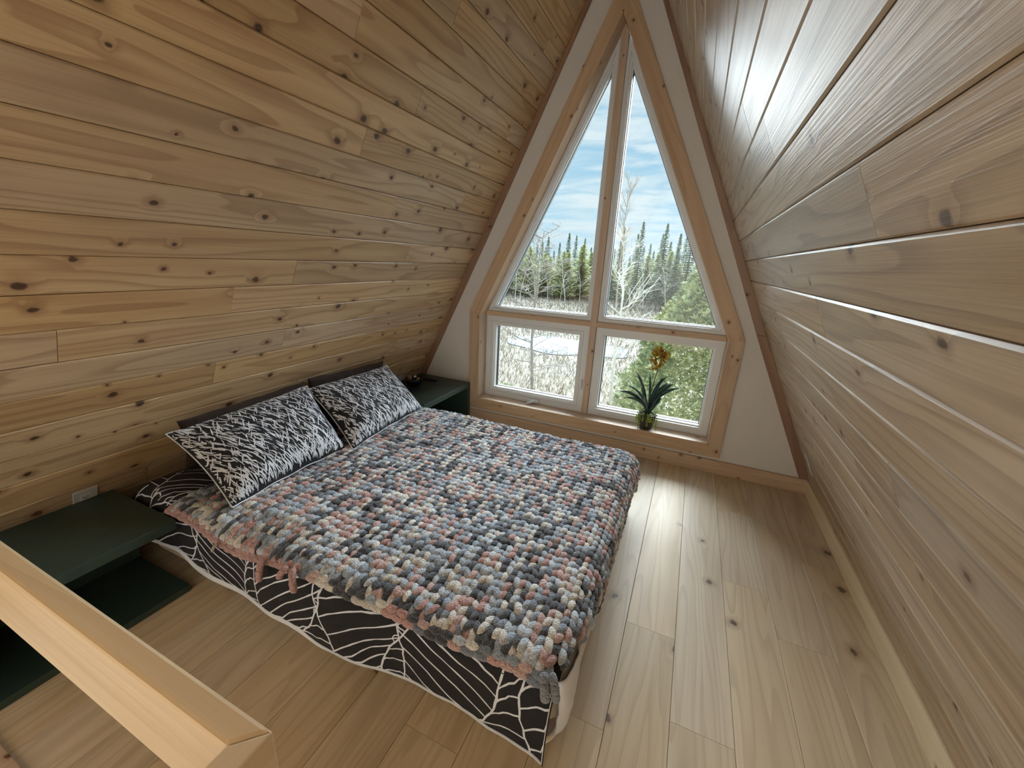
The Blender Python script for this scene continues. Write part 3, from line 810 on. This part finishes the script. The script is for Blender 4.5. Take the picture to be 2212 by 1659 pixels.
tassel('tassel', [(-.82, -2.262, .325), (-.828, -2.272, .31), (-.832, -2.274, .298)], .006, srgb(190, 182, 168), 'thin cream yarn tail')
tassel('tassel', [(.480, -2.240, .395), (.488, -2.256, .388), (.494, -2.266, .372), (.498, -2.268, .352)], .0135, srgb(150, 156, 164), 'grey yarn end at the foot corner')
tassel('tassel', [(.500, -2.232, .395), (.512, -2.246, .386), (.518, -2.254, .370), (.521, -2.256, .352)], .013, srgb(144, 148, 154), 'grey yarn end at the foot corner')

# pillows --------------------------------------------------------------
def pillow(name, BL, BR, TR, TL, fr, bk, mats, label, group, seed, printed=False, piping=None, droop=.0):
    BL, BR, TR, TL = map(Vector, (BL, BR, TR, TL)); c = (BL + BR + TR + TL) / 4
    t = thing(name, label, 'pillow', tuple(c), group); mb = MB()
    N_ = (BR - BL).cross(TL - BL).normalized()
    def base(a_, b_):
        # edges bow inwards between the pointed corners
        q = .030; a2 = a_ + (0.5 - a_) * q * 2 * (4 * b_ * (1 - b_)); b2 = b_ + (.5 - b_) * q * 2 * (4 * a_ * (1 - a_))
        return (BL * (1 - a2) + BR * a2) * (1 - b2) + (TL * (1 - a2) + TR * a2) * b2
    def th(a_, b_):
        A = max(0, 1 - abs(2 * a_ - 1) ** 3.2); B = max(0, 1 - abs(2 * b_ - 1) ** 3.2)
        return (A * B) ** .55
    def pt(a_, b_, off=0., side=1):
        a_ = min(1, max(0, a_)); b_ = min(1, max(0, b_)); k = th(a_, b_)
        wr = .012 * N3(a_ * 3 + seed, b_ * 3, 1.) + .006 * N3(a_ * 8 + seed, b_ * 7, 4.) + .003 * N3(a_ * 22 + seed, b_ * 14, 8.)
        edge = math.sin(a_ * PI * 7 + seed) * .004 * (1 - min(1, k * 2))
        fat = (fr if side > 0 else bk) * (1.25 - .5 * b_)
        h = k * (fat + wr)
        p_ = base(a_, b_) + N_ * (side * h + edge)
        if off:
            e_ = .004; sa = -1 if a_ > .5 else 1; sb = -1 if b_ > .5 else 1
            va = (pt(a_ + e_ * sa, b_, 0, side) - p_) * sa; vb = (pt(a_, b_ + e_ * sb, 0, side) - p_) * sb
            n2 = va.cross(vb); n2 = n2.normalized() if n2.length > 0 else N_
            if n2.dot(N_) < 0: n2 = -n2
            p_ = p_ + n2 * off
        return p_
    nu, nv = 64, 48
    for side in (1, -1):
        b0 = len(mb.v)
        sp = lambda t_: .5 - .5 * math.cos(PI * t_) if True else t_
        for i in range(nu + 1):
            for j in range(nv + 1): mb.v.append(pt(sp(i / nu) * .5 + i / nu * .5, sp(j / nv) * .5 + j / nv * .5, 0, side))
        for i in range(nu):
            for j in range(nv):
                q = b0 + i * (nv + 1) + j; f_ = (q, q + nv + 1, q + nv + 2, q + 1); mb.face(f_ if side > 0 else f_[::-1], None, 0, .5, True)
    if printed:
        rr = random.Random(seed * 13 + 1); Wm = (BR - BL).length; Hm = (TL - BL).length
        cls = type('F', (), {'__call__': lambda s_, a_, b_, off: pt(a_ / Wm, b_ / Hm, off), 'taper': lambda s_, t_: .25 + 1.0 * math.sin(PI * min(1, max(0, t_ ** .8))) ** .7})
        fn = cls()
        # rows of herringbone brush marks: slanting twigs with side strokes
        nrow = 15
        for rI in range(nrow):
            a0 = (rI + .5) / nrow * Wm; lean = .45 if rI % 2 else -.30
            y_ = rr.uniform(-.05, -.02)
            while y_ < Hm:
                for s_ in range(3):
                    ln = rr.uniform(.024, .062); ang = PI / 2 + rr.choice((.42, .42, .55, .25, -.38)) + lean * .25 + rr.uniform(-.14, .14); wd = rr.choice((.0026, .0036, .0048, .0062))
                    ox = a0 + rr.uniform(-.024, .024); oy = y_ + rr.uniform(-.012, .012); bow = rr.uniform(-.005, .005)
                    P = []
                    for k in range(4):
                        q = k / 3; P.append((ox + math.cos(ang) * ln * q - math.sin(ang) * bow * 4 * q * (1 - q), oy + math.sin(ang) * ln * q + math.cos(ang) * bow * 4 * q * (1 - q)))
                    P = [p for p in P if .002 < p[0] < Wm - .002 and .002 < p[1] < Hm - .002]
                    if len(P) > 1: ribbon(mb, P, wd, fn, 1, .0018, .0045)
                y_ += rr.uniform(.019, .028) * (.7 if y_ < .05 or y_ > Hm - .05 else 1)
    if printed:   # marks run right up to the piping
        for q_ in range(260):
            z_ = rr.randrange(4); ox = rr.uniform(0, Wm); oy = rr.uniform(0, Hm)
            if z_ < 2: oy = rr.uniform(0, .045)
            elif z_ == 2: ox = rr.uniform(0, .045)
            else: ox = Wm - rr.uniform(0, .04)
            ang = PI / 2 + rr.choice((.4, .5, -.35)) + rr.uniform(-.15, .15); ln = rr.uniform(.016, .034)
            P = [(ox + math.cos(ang) * ln * k / 3, oy + math.sin(ang) * ln * k / 3) for k in range(4)]
            P = [p for p in P if .002 < p[0] < Wm - .002 and .002 < p[1] < Hm - .002]
            if len(P) > 1: ribbon(mb, P, rr.choice((.0026, .0036, .0048)), fn, 1, .0018, .0045)
    mb.build('cover', mats, t)
    if piping:
        mb = MB(); per = []
        for k in range(60): per.append(pt(k / 60, 0))
        for k in range(44): per.append(pt(1, k / 44))
        for k in range(60): per.append(pt(1 - k / 60, 1))
        for k in range(44): per.append(pt(0, 1 - k / 44))
        per.append(per[0]); mb.tube(per, .0032, 6, caps=False); mb.build('piping', piping, t)
    return t
PR = [M['black_cloth'], M['print']]
pillow('pillow', (-.885, -2.150, .395), (-.905, -1.533, .390), (-1.30, -1.412, .645), (-1.292, -2.135, .618), .092, .05, PR, 'black and white brush-stroke pillow nearer the camera, leaning at the bed head', 'brush-stroke pillows', 1, True, M['print'])
pillow('pillow', (-.855, -1.530, .395), (-.920, -.830, .385), (-1.288, -.745, .622), (-1.262, -1.448, .640), .086, .05, PR, 'black and white brush-stroke pillow nearer the window, beside the bowl', 'brush-stroke pillows', 4, True, M['print'])
BR_ = [M['brown_cloth']]
pillow('pillow', (-1.37, -2.06, .385), (-1.37, -1.39, .385), (-1.350, -1.39, .658), (-1.350, -2.06, .640), .045, .04, BR_, 'dark brown pillow against the slope behind the nearer brush-stroke pillow', 'dark brown pillows', 6)
pillow('pillow', (-1.37, -1.37, .385), (-1.37, -.70, .385), (-1.350, -.70, .640), (-1.350, -1.37, .668), .045, .04, BR_, 'dark brown pillow against the slope behind the farther brush-stroke pillow', 'dark brown pillows', 8)

# ------------------------------------------------------------------ stair guard (mitred planks) in the foreground
gd = thing('stair_guard', 'pale pine plank guard with mitred corner in the near left foreground', 'railing', (.2, -2.80, 0))
zt_, zb_ = .820, .643; ya, yb = -2.780, -2.817; xo, xi = .2737, .236
mb = MB(); mb.prism([(-1.30, yb, zt_), (xi, yb, zt_), (xo, ya, zt_), (-1.30, ya, zt_)], (0, 0, 1), zt_ - zb_, (1, 0, 0), .6); mb.build('top_plank', M['rail'], gd, bevel=.006)
mb = MB(); mb.prism([(xi + .0006, -5.55, zt_), (xo, -5.55, zt_), (xo, ya - .0006, zt_), (xi + .0006, yb, zt_)], (0, 0, 1), zt_ - zb_, (0, 1, 0), .3); mb.build('top_plank', M['rail'], gd, bevel=.003)
for (px_, py) in ((.205, -2.855), (.205, -5.50), (-1.25, -2.855)):
    mb = MB(); z1 = zb_ if px_ > 0 else zb_
    mb.prism([(px_ - .032, py - .03, z1 - .001), (px_ + .032, py - .03, z1 - .001), (px_ + .032, py + .038, z1 - .001), (px_ - .032, py + .038, z1 - .001)], (0, 0, 1), z1 - (.001 if py < -5 else -.16), (0, 0, 1), .4)
    mb.build('post', M['rail'], gd, bevel=.002)

# ------------------------------------------------------------------ sockets
def outlet(side, yc, zc, label, w_=.078, h_=.118, orient='v'):
    s = SL if side < 0 else SR; W_ = WL if side < 0 else WR; k_ = math.sqrt(1 + s * s)
    up = Vector((s if side < 0 else -s, 0, 1)) / k_; N = Vector((1, 0, -s)) / k_ if side < 0 else Vector((-1, 0, -s)) / k_
    c = Vector((side * (W_ - s * zc), yc, zc)); Lx = up.cross(N) if True else None
    t = thing('wall_outlet', label, 'socket', tuple(c), 'wall sockets')
    def rect(nm, cu, cv, hw, hh, n0, th, m_, bev=.0015, par=None):
        mb = MB(); o = c + N * n0 + Lx * cu + up * cv
        mb.prism([o - Lx * hw - up * hh, o + Lx * hw - up * hh, o + Lx * hw + up * hh, o - Lx * hw + up * hh], N, th, Lx, .5); 
        return mb.build(nm, m_, t if par is None else par, bevel=bev)
    rect('plate', 0, 0, w_ / 2, h_ / 2, .0065, .006, M['white_plastic'], .002)
    rc = rect('receptacle', 0, 0, .0165, .033, .0085, .004, M['white_plastic'], .001)
    for q in (-1, 1):
        mb = MB()
        for dx_ in (-.006, .006):
            o = c + N * .0091 + Lx * dx_ + up * (q * .019); mb.prism([o - Lx * .0011 - up * .004, o + Lx * .0011 - up * .004, o + Lx * .0011 + up * .004, o - Lx * .0011 + up * .004], N, .002, Lx, .5)
        o = c + N * .0091 + up * (q * .019 - .010); mb.prism([o - Lx * .003 - up * .002, o + Lx * .003 - up * .002, o + Lx * .003 + up * .002, o - Lx * .003 + up * .002], N, .002, Lx, .5)
        mb.build('slot', M['dark_slot'], rc)
    return t
outlet(-1, -2.350, .352, 'white wall socket just above the near left nightstand')
outlet(-1, -.318, .352, 'white wall socket behind the black bowl on the far nightstand')
outlet(1, -.295, .335, 'white wall socket low on the right sloping wall near the gable')

# ------------------------------------------------------------------ bowl and remote on the far nightstand
bw = thing('bowl', 'small black bowl of trinkets on the far green nightstand', 'bowl', (-1.345, -.36, .35))
mb = MB(); mb.lathe([(.030, .3505), (.040, .352), (.058, .375), (.070, .402), (.073, .418), (.070, .420), (.066, .404), (.052, .378), (.0, .366)], (-1.345, -.36, 0), 28, close=False); mb.build('body', M['bowl'], bw)
mb = MB(); mb.tube([(-1.36, -.425, .405), (-1.365, -.455, .412), (-1.37, -.475, .414)], [.014, .016, .012], 10); mb.build('handle', M['bowl'], bw)
def small(nm, lab, cat, fn, m_, grp=None):
    mb = MB(); fn(mb); o = mb.build(nm, m_); return tag(o, lab, cat, grp)
small('silver_ball', 'crumpled silver ball resting in the black bowl', 'ornament', lambda mb: mb.ell((-1.352, -.335, .424), (.018, .018, .020), n=9, m=6), M['silver'])
small('glass_ball', 'dull grey ball at the window end of the bowl', 'ornament', lambda mb: mb.ell((-1.330, -.318, .410), (.016, .016, .014), n=12, m=8), mat('grey_ball', srgb(70, 62, 60), .3))
small('bead', 'tan ball at the back of the black bowl', 'ornament', lambda mb: mb.ell((-1.375, -.375, .424), (.018, .020, .020), n=12, m=8), M['tan'])
small('paper_scrap', 'small yellow scrap on the rim of the black bowl', 'paper', lambda mb: mb.prism([(-1.300, -.372, .418), (-1.294, -.340, .424), (-1.303, -.336, .426), (-1.309, -.368, .421)], (.5, 0, .8), .002), M['yellow'])
rm = thing('remote_control', 'black remote control on the far nightstand beside the bowl', 'remote control', (-1.33, -.155, .35))
mb = MB(); d = Vector((.99, .08, 0)).normalized(); s2 = Vector((-d.y, d.x, 0)); c = Vector((-1.325, -.150, .368))
mb.prism([c - d * .062 + s2 * -.019, c + d * .062 + s2 * -.019, c + d * .062 + s2 * .019, c - d * .062 + s2 * .019], (0, 0, 1), .0175, d); mb.build('body', M['black_plastic'], rm, bevel=.004)
for k in range(3):
    mb = MB(); q = c - d * (.03 - .022 * k); mb.lathe([(.006, .368), (.006, .3698)], (q.x, q.y, 0), 12); mb.build('button', M['dark_slot'], rm)

# ------------------------------------------------------------------ potted flower on the sill
PX, PY, PZ0 = .495, .066, .2195
pf = thing('potted_orchid', 'artificial orchid with strap leaves in a charcoal pot on the window sill', 'plant', (PX, PY, PZ0))
mb = MB(); mb.lathe([(.036, 0), (.044, .004), (.058, .05), (.066, .095), (.067, .118), (.062, .119), (.058, .105), (.0, .10)], (PX, PY, PZ0), 30, close=False)
mb.build('pot', M['pot'], pf)
mb = MB(); mb.lathe([(.058, .104), (.03, .112), (.0, .115)], (PX, PY, PZ0), 20, close=False); mb.build('soil', M['soil'], pf)
LV = [(.247, .471, .02, .026), (.298, .431, -.01, .018), (.303, .53, .02, .014), (.377, .615, .02, .013), (.469, .655, .01, .010), (.558, .627, .02, .014), (.643, .595, .0, .022), (.579, .487, -.03, .022), (.694, .569, .02, .012), (.42, .55, -.03, .012), (.60, .60, .03, .014), (.455, .49, -.04, .012), (.35, .66, .02, .008), (.59, .64, .02, .012)]
rp = random.Random(5)
for (lx, lz, ly, wd) in LV:
    mb = MB(); A = Vector((PX + rp.uniform(-.012, .012), PY + rp.uniform(-.012, .012), PZ0 + .10)); T = Vector((lx, PY + ly, lz)); dv = T - A
    side = Vector((0, 1, 0)) if abs(dv.x) > .08 else Vector((1, .4, 0)).normalized()
    side = (Vector((0, .75, .0)) + Vector((-dv.z, 0, dv.x)).normalized() * .66).normalized()
    arch = .045 * (1 if abs(dv.x) > .1 else .1); b0 = 0; n_ = 14
    for k in range(n_ + 1):
        q = k / n_; p = A + dv * q + Vector((0, 0, arch * 4 * q * (1 - q) * .9)) + Vector((-dv.x * .12, 0, 0)) * (4 * q * (1 - q))
        w_ = wd * (.45 + .9 * math.sin(PI * min(1, q * .75 + .1))) * (1 if q < .8 else max(.04, (1 - q) / .2)); cup = Vector((0, 0, w_ * .35))
        for e in (-1, 0, 1): mb.v.append(p + side * (w_ * e) + cup * abs(e))
    for k in range(n_):
        for e in (0, 1): a_ = 3 * k + e; mb.face((a_, a_ + 1, a_ + 4, a_ + 3), None, 0, .5, True)
    o = mb.build('leaf', M['leaf'], pf); md = o.modifiers.new('s', 'SOLIDIFY'); md.thickness = .0018
stp = [(PX, PY, PZ0 + .10), (PX - .004, PY, .45), (PX + .01, PY, .58), (PX + .022, PY, .68), (PX + .035, PY - .005, .78), (PX + .045, PY, .85)]
mb = MB(); mb.tube(stp, [.004, .0035, .003, .003, .0025, .002], 7); mb.build('stem', M['stem'], pf)
fl_ = [(.500, .70), (.478, .715), (.530, .705), (.505, .735), (.535, .745), (.478, .755), (.515, .775), (.552, .782), (.488, .80), (.530, .812), (.505, .825), (.555, .80)]
fl_ += [(.49, .69), (.52, .72), (.495, .77), (.54, .765), (.515, .80), (.535, .79)]
for (fx, fz) in fl_:
    mb = MB(); c = Vector((fx, PY + rp.uniform(-.02, .015), fz)); R_ = Matrix.Rotation(rp.uniform(0, 6.28), 3, 'Z') @ Matrix.Rotation(rp.uniform(-.9, .9), 3, 'X')
    for k in range(5):
        a0 = 2 * PI * k / 5; L_ = .036; b0 = len(mb.v)
        for i in range(5):
            q = i / 4; w_ = .018 * math.sin(PI * (q * .8 + .12)); h = .010 * q * q + .004 * math.sin(q * 6)
            for e in (-1, 0, 1):
                p = Vector((q * L_, e * w_, h - abs(e) * .003)); p = Matrix.Rotation(a0, 3, 'Z') @ p; p = Matrix.Rotation(1.3, 3, 'X') @ p; mb.v.append(c + R_ @ p)
        for i in range(4):
            for e in (0, 1): a_ = b0 + 3 * i + e; mb.face((a_, a_ + 1, a_ + 4, a_ + 3), None, 0, .5, True)
    mb.ell(c, (.005, .005, .005), n=6, m=4); o = mb.build('flower', M['petal'], pf); md = o.modifiers.new('s', 'SOLIDIFY'); md.thickness = .0012
for (ax, az, bx, bz) in ((.545, .84, .565, .885), (.55, .84, .598, .862), (.545, .84, .585, .885)):
    mb = MB(); A = Vector((ax, PY, az)); B = Vector((bx, PY - .01, bz)); dv = B - A; sd = Vector((-dv.z, .3, dv.x)).normalized()
    for k in range(7):
        q = k / 6; p = A + dv * q; w_ = .001 if q < .35 else .010 * math.sin(PI * (q - .35) / .65) + .0008
        for e in (-1, 1): mb.v.append(p + sd * w_ * e)
    for k in range(6): a_ = 2 * k; mb.face((a_, a_ + 1, a_ + 3, a_ + 2), None, 0, .5, True)
    o = mb.build('bud', M['moss'], pf); md = o.modifiers.new('s', 'SOLIDIFY'); md.thickness = .0015
# trailing succulent strands
for k in range(16):
    a0 = rp.uniform(-2.9, -.2) if k < 12 else rp.uniform(0, PI); ln = rp.uniform(.03, .115) if k < 10 else rp.uniform(.02, .05)
    if k == 0: a0, ln = -.05, .125
    if k == 1: a0, ln = -2.3, .13
    mb = MB(); d = Vector((math.cos(a0), math.sin(a0), 0)); P = []
    for i in range(9):
        q = i / 8; out = .050 + .026 * min(1, q * 3); P.append(Vector((PX, PY, PZ0 + .118)) + d * out + Vector((rp.uniform(-.002, .002), 0, .012 * math.sin(min(1, q * 3) * PI) - ln * max(0, q - .2) * 1.25)))
    mb.tube(P, .0016, 5)
    for p in P[1:]:
        for s3 in range(3): mb.ell(p + Vector((rp.uniform(-.006, .006), rp.uniform(-.004, .004), rp.uniform(-.003, .003))), (.0034, .0026, .0042), n=5, m=3)
    mb.build('trailing_strand', M['moss'], pf)

# ------------------------------------------------------------------ outside
GZ = -2.7
def ground_fn(nt, b):
    tc = nt.new('ShaderNodeTexCoord'); p = tc.outputs['Object']
    n = nt.noise(p, 1.4, 5, .65)[0]; f = nt.noise(p, 14., 4, .7)[0]; mp = nt.new('ShaderNodeMapping'); nt.put(mp.inputs[0], p); mp.inputs['Scale'].default_value = (.12, .8, 1); l = nt.noise(mp.outputs[0], 1., 3)[0]
    c = nt.mix(nt.step(n, .35, .65), srgb(164, 154, 138), srgb(142, 132, 122)); c = nt.mix(nt.math('MULTIPLY', nt.step(f, .45, .7), .6), c, srgb(98, 88, 78))
    c = nt.mix(nt.math('MULTIPLY', nt.step(l, .56, .66), .5), c, srgb(110, 104, 86)); nt.put(b.inputs['Base Color'], c); nt.put(b.inputs['Normal'], nt.bump(f, .08, .8))
M['ground'] = mat('dry_marsh_grass', rough=.95, fn=ground_fn)
M['ice'] = mat('pale_ice', srgb(118, 138, 158), .7)
M['bark'] = mat('grey_bark', srgb(160, 152, 144), .9); M['birch'] = mat('white_bark', srgb(226, 222, 212), .8); M['twig'] = mat('twig_bark', srgb(178, 166, 150), .9)
def fol(name, a_, b_):
    def fn(nt, b2):
        tc = nt.new('ShaderNodeTexCoord'); n = nt.noise(tc.outputs['Object'], 5.0, 4, .7)[0]; nt.put(b2.inputs['Base Color'], nt.mix(nt.step(n, .35, .65), a_, b_))
        b2.inputs['Subsurface Weight'].default_value = 0
    return mat(name, rough=.8, fn=fn)
M['spruce'] = fol('spruce_needles', srgb(104, 126, 104), srgb(134, 150, 116)); M['cedar_far'] = fol('cedar_foliage', srgb(206, 204, 140), srgb(172, 178, 126)); M['cedar'] = fol('cedar_bush_foliage', srgb(196, 198, 146), srgb(128, 142, 104))
M['straw'] = mat('dry_straw', srgb(176, 166, 148), .9)
mb = MB(); mb.v = [Vector(p) for p in ((-160, .3, GZ), (160, .3, GZ), (160, 220, GZ), (-160, 220, GZ))]; mb.face((0, 1, 2, 3))
o = struct(mb.build('ground', M['ground']), 'dry marshy field outside', 'ground')
def patch(name, cx_, cy_, rx, ry, label, seed):
    mb = MB(); n_ = 40; mb.v.append(Vector((cx_, cy_, GZ + .03)))
    for k in range(n_):
        t = 2 * PI * k / n_; q = 1 + .35 * N3(math.cos(t) * 1.5 + seed, math.sin(t) * 1.5); mb.v.append(Vector((cx_ + rx * q * math.cos(t), cy_ + ry * q * math.sin(t), GZ + .03)))
    for k in range(n_): mb.face((0, 1 + k, 1 + (k + 1) % n_))
    return tag(mb.build(name, M['ice']), label, 'pond')
patch('frozen_puddle', -5.0, 16.6, 3.2, 1.9, 'pale frozen puddle in the marsh seen through the lower left window', 1)
patch('frozen_puddle', -9.0, 28.0, 6.5, 1.2, 'narrow strip of pale ice farther out in the marsh', 5)
# dry grass, uncountable
rg = random.Random(21); mb = MB()
for k in range(26000):
    yy = 4.5 + 42 * rg.random() ** 1.7; xx = rg.uniform(-.62, .22) * (yy + 3) + .6
    if ((xx + 5) / 3.0) ** 2 + ((yy - 16.6) / 1.7) ** 2 < 1 and rg.random() < .9: continue
    hgt = rg.uniform(.10, .34) * (.8 + yy * .012); lean = Vector((rg.uniform(-.6, .6), rg.uniform(-.6, .6), 1)) * hgt; wd = .006 + yy * .0008; a_ = rg.uniform(0, 3.14); s3 = Vector((math.cos(a_) * wd, math.sin(a_) * wd, 0))
    b0 = len(mb.v); p = Vector((xx, yy, GZ)); mb.v += [p - s3, p + s3, p + lean]; mb.face((b0, b0 + 1, b0 + 2), None, rg.choice((0, 0, 1, 2)))
o = mb.build('dry_grass', [M['straw'], M['twig'], mat('dead_stalk', srgb(118, 100, 86), .9)]); tag(o, 'dry matted grass covering the marsh outside', 'grass', kind='stuff')

def conifer_mesh(seed, h, rad, cedar=False):
    rr = random.Random(seed); mb = MB(); mb.tube([(0, 0, 0), (0, 0, h * .5), (0, 0, h)], [h * .013, h * .008, .01], 6, mi=1, smooth=False)
    z = h * (.10 if not cedar else .05)
    while z < h * .985:
        q = (z / h); R_ = rad * ((1 - q) ** (.8 if not cedar else .6)) * rr.uniform(.75, 1.15) + .05; nb = 9 if q < .7 else 6
        for k in range(nb):
            a_ = 2 * PI * (k + rr.random()) / nb; d = Vector((math.cos(a_), math.sin(a_), 0)); L_ = R_ * rr.uniform(.6, 1.1); dr = (-.22 if not cedar else .35) * L_
            sd = Vector((-d.y, d.x, 0)); base = Vector((0, 0, z))
            for m_ in range(5):
                t = (m_ + .6) / 5; p = base + d * L_ * t + Vector((0, 0, dr * t * t + rr.uniform(-.04, .04))); w_ = L_ * .26 * (1.1 - t) + .05; l2 = L_ * .22 + .04
                b0 = len(mb.v); v1 = Vector((0, 0, rr.uniform(-.10, .02))); mb.v += [p - d * l2 * .4, p + sd * w_ + v1, p + d * l2, p - sd * w_ + v1]
                mb.face((b0, b0 + 1, b0 + 2, b0 + 3), None, 0)
        z += h * .026 * (1.25 - q * .6)
    return mb
def bare_mesh(seed, h, spread=.35, levels=3, n0=16, r0=.03, start=.25, rise=.8):
    rr = random.Random(seed); mb = MB()
    def br(p, d, L_, r, lv):
        pts = [p]; dd = d.copy(); n_ = 5 if lv else 9
        for i in range(n_): dd = (dd + Vector((rr.uniform(-.10, .10), rr.uniform(-.10, .10), rr.uniform(-.02, .07)))).normalized() if lv or i else dd; pts.append(pts[-1] + dd * L_ / n_)
        mb.tube(pts, [r * (1 - .85 * i / n_) for i in range(n_ + 1)], 5 if lv == 0 else 3, caps=False, smooth=False)
        if lv >= levels: return
        nb = n0 if lv == 0 else (7 if lv == 1 else 4)
        for k in range(nb):
            t = start + (1 - start) * (k + rr.random()) / nb if lv == 0 else rr.uniform(.25, .95); i = min(n_ - 1, int(t * n_)); q = pts[i] + (pts[i + 1] - pts[i]) * (t * n_ - i)
            a_ = rr.uniform(0, 6.283); sd = Vector((math.cos(a_), math.sin(a_), 0)); nd = (sd * 1.0 + dd * rise * rr.uniform(.5, 1.3)).normalized()
            br(q, nd, L_ * (spread if lv == 0 else .5) * (1.15 - .7 * t if lv == 0 else 1) * rr.uniform(.7, 1.2), r * .38, lv + 1)
    br(Vector((0, 0, 0)), Vector((rr.uniform(-.05, .05), rr.uniform(-.05, .05), 1)).normalized(), h, r0, 0); return mb
def far_tree(kind, proto, x_, y_, s, rot):
    o = proto.copy(); COL.objects.link(o); o.location = (x_, y_, GZ - .05); o.rotation_euler = (0, 0, rot); o.scale = (s, s, s); return o
protos = {}
rt = random.Random(31)
def mk(key, mbs, name, mats, label, cat, group):
    out = []
    for mb in mbs:
        o = mb.build(name, mats); o.hide_render = False; tag(o, label, cat, group); out.append(o)
    protos[key] = out
mk('spruce', [conifer_mesh(1, 7.5, 1.1), conifer_mesh(2, 7.0, .9), conifer_mesh(3, 8.2, 1.2)], 'spruce_tree', [M['spruce'], M['bark']], 'dark pointed spruce in the tree line beyond the marsh', 'tree', 'spruces of the tree line')
mk('cedar', [conifer_mesh(4, 5.4, 1.5, True), conifer_mesh(5, 4.8, 1.4, True)], 'cedar_tree', [M['cedar_far'], M['bark']], 'yellow-green rounded conifer in the tree line beyond the marsh', 'tree', 'yellow-green conifers of the tree line')
mk('birch', [bare_mesh(6, 6.2, .34, 2, 12, .05), bare_mesh(7, 7.0, .30, 2, 12, .05), bare_mesh(8, 5.2, .4, 2, 12, .045)], 'bare_birch', [M['birch']], 'leafless white-stemmed birch in the tree line beyond the marsh', 'tree', 'bare birches of the tree line')
used = {k: [False] * len(v_) for k, v_ in protos.items()}
def plant_tree(key, x_, y_, s):
    i = rt.randrange(len(protos[key])); pr = protos[key][i]
    o = pr if not used[key][i] else pr.copy()
    if used[key][i]: COL.objects.link(o)
    used[key][i] = True; o.location = (x_, y_, GZ - .05); o.rotation_euler = (0, 0, rt.uniform(0, 6.28)); o.scale = (s * rt.uniform(.9, 1.1), s * rt.uniform(.9, 1.1), s)
C0 = (.674, -3.0)
def az(a_, d): t = math.radians(a_); return C0[0] + d * math.sin(t), C0[1] + d * math.cos(t)
for k in range(78):
    a_ = -34 + 50 * (k + rt.random()) / 78; d = rt.uniform(50, 62); q = az(a_, d); plant_tree('spruce', *q, rt.uniform(.72, 1.06))
for k in range(54):
    a_ = -34 + 50 * (k + rt.random()) / 54; d = rt.uniform(45, 52); q = az(a_, d); plant_tree('cedar', *q, rt.uniform(.8, 1.15))
for k in range(34):
    a_ = -34 + 46 * (k + rt.random()) / 34; d = rt.uniform(41, 46); q = az(a_, d); plant_tree('birch', *q, rt.uniform(.55, 1.0))
for a_, s in ((-9.6, 1.12), (-10.9, .98), (-7.3, 1.02), (-4.4, 1.10), (-1.3, 1.1), (-2.7, 1.05)): plant_tree('spruce', *az(a_, 44), s)
def single(mb, name, mats, loc, label, cat='tree', rot=0.):
    o = mb.build(name, mats); o.location = loc; o.rotation_euler = (0, 0, rot); return tag(o, label, cat)
single(bare_mesh(40, 4.9, .30, 3, 30, .055, .12, .45), 'bare_larch', M['bark'], (-3.46, 8.25, GZ), 'leafless young larch standing close outside the left half of the window')
single(bare_mesh(41, 4.7, .26, 3, 20, .06, .10, .9), 'bare_poplar', M['birch'], (-1.15, 9.0, GZ), 'thin leafless pale tree close outside, right of the window post')
single(bare_mesh(42, 10.2, .26, 2, 22, .09, .35, 1.6), 'bare_poplar', M['twig'], (*az(-9.5, 36), GZ), 'tall bare poplar rising above the tree line')
single(bare_mesh(44, 6.3, .45, 3, 16, .07, .2, .9), 'bare_alder', M['twig'], (*az(-20.6, 31), GZ), 'spreading bare tree before the tree line at the left')
# leaning white stems
for k, (a_, dx_) in enumerate(((-8.6, .9), (-8.1, 1.0), (-7.6, .95), (-6.9, 1.1))):
    mb = MB(); x_, y_ = az(a_, 40); mb.tube([(0, 0, 0), (dx_ * .8, 0, 1.8), (dx_ * 1.7, 0, 3.4)], [.05, .04, .02], 5); single(mb, 'birch_stem', M['birch'], (x_, y_, GZ), 'leaning white birch stem in the clump of four at the forest edge')['group'] = 'leaning birch stems'
# big cedar bush close to the window on the right
rb = random.Random(9)
def bush(h, rad, n_, leaf, seed):
    rb = random.Random(seed); mb = MB(); mb.tube([(0, 0, 0), (0, 0, h * .6)], [.06, .02], 6, mi=1)
    for k in range(n_):
        q = rb.random() ** .8; z = h * q; R_ = rad * (1 - q ** 1.8) ** .7 * (.55 + .5 * rb.random() ** .5); a_ = rb.uniform(0, 6.283)
        R_ *= 1 + .22 * N3(math.cos(a_) * 2.2, math.sin(a_) * 2.2, z * 1.6)
        p = Vector((R_ * math.cos(a_), R_ * math.sin(a_), z)); d = Vector((math.cos(a_) + rb.uniform(-.7, .7), math.sin(a_) + rb.uniform(-.7, .7), rb.uniform(.1, 1.2))).normalized(); sd = d.cross(Vector((rb.uniform(-1, 1), rb.uniform(-1, 1), 1))).normalized()
        L_ = leaf * rb.uniform(.6, 1.4)
        for m_ in (-.7, 0, .7):
            dd = (d + sd * m_).normalized(); s3 = dd.cross(sd.cross(d)).normalized() * L_ * .16; b0 = len(mb.v); mb.v += [p, p + dd * L_ * .55 + s3, p + dd * L_, p + dd * L_ * .55 - s3]; mb.face((b0, b0 + 1, b0 + 2, b0 + 3), None, 0)
    return mb
single(bush(4.5, 2.05, 30000, .10, 9), 'cedar_bush', [M['cedar'], M['bark']], (1.42, 6.6, GZ), 'large green cedar bush close outside the right half of the window', 'bush')
single(bush(.55, .7, 2500, .10, 12), 'low_shrub', [M['cedar'], M['bark']], (-3.95, 7.2, GZ), 'low greenish shrub at the foot of the lower left window view', 'bush')
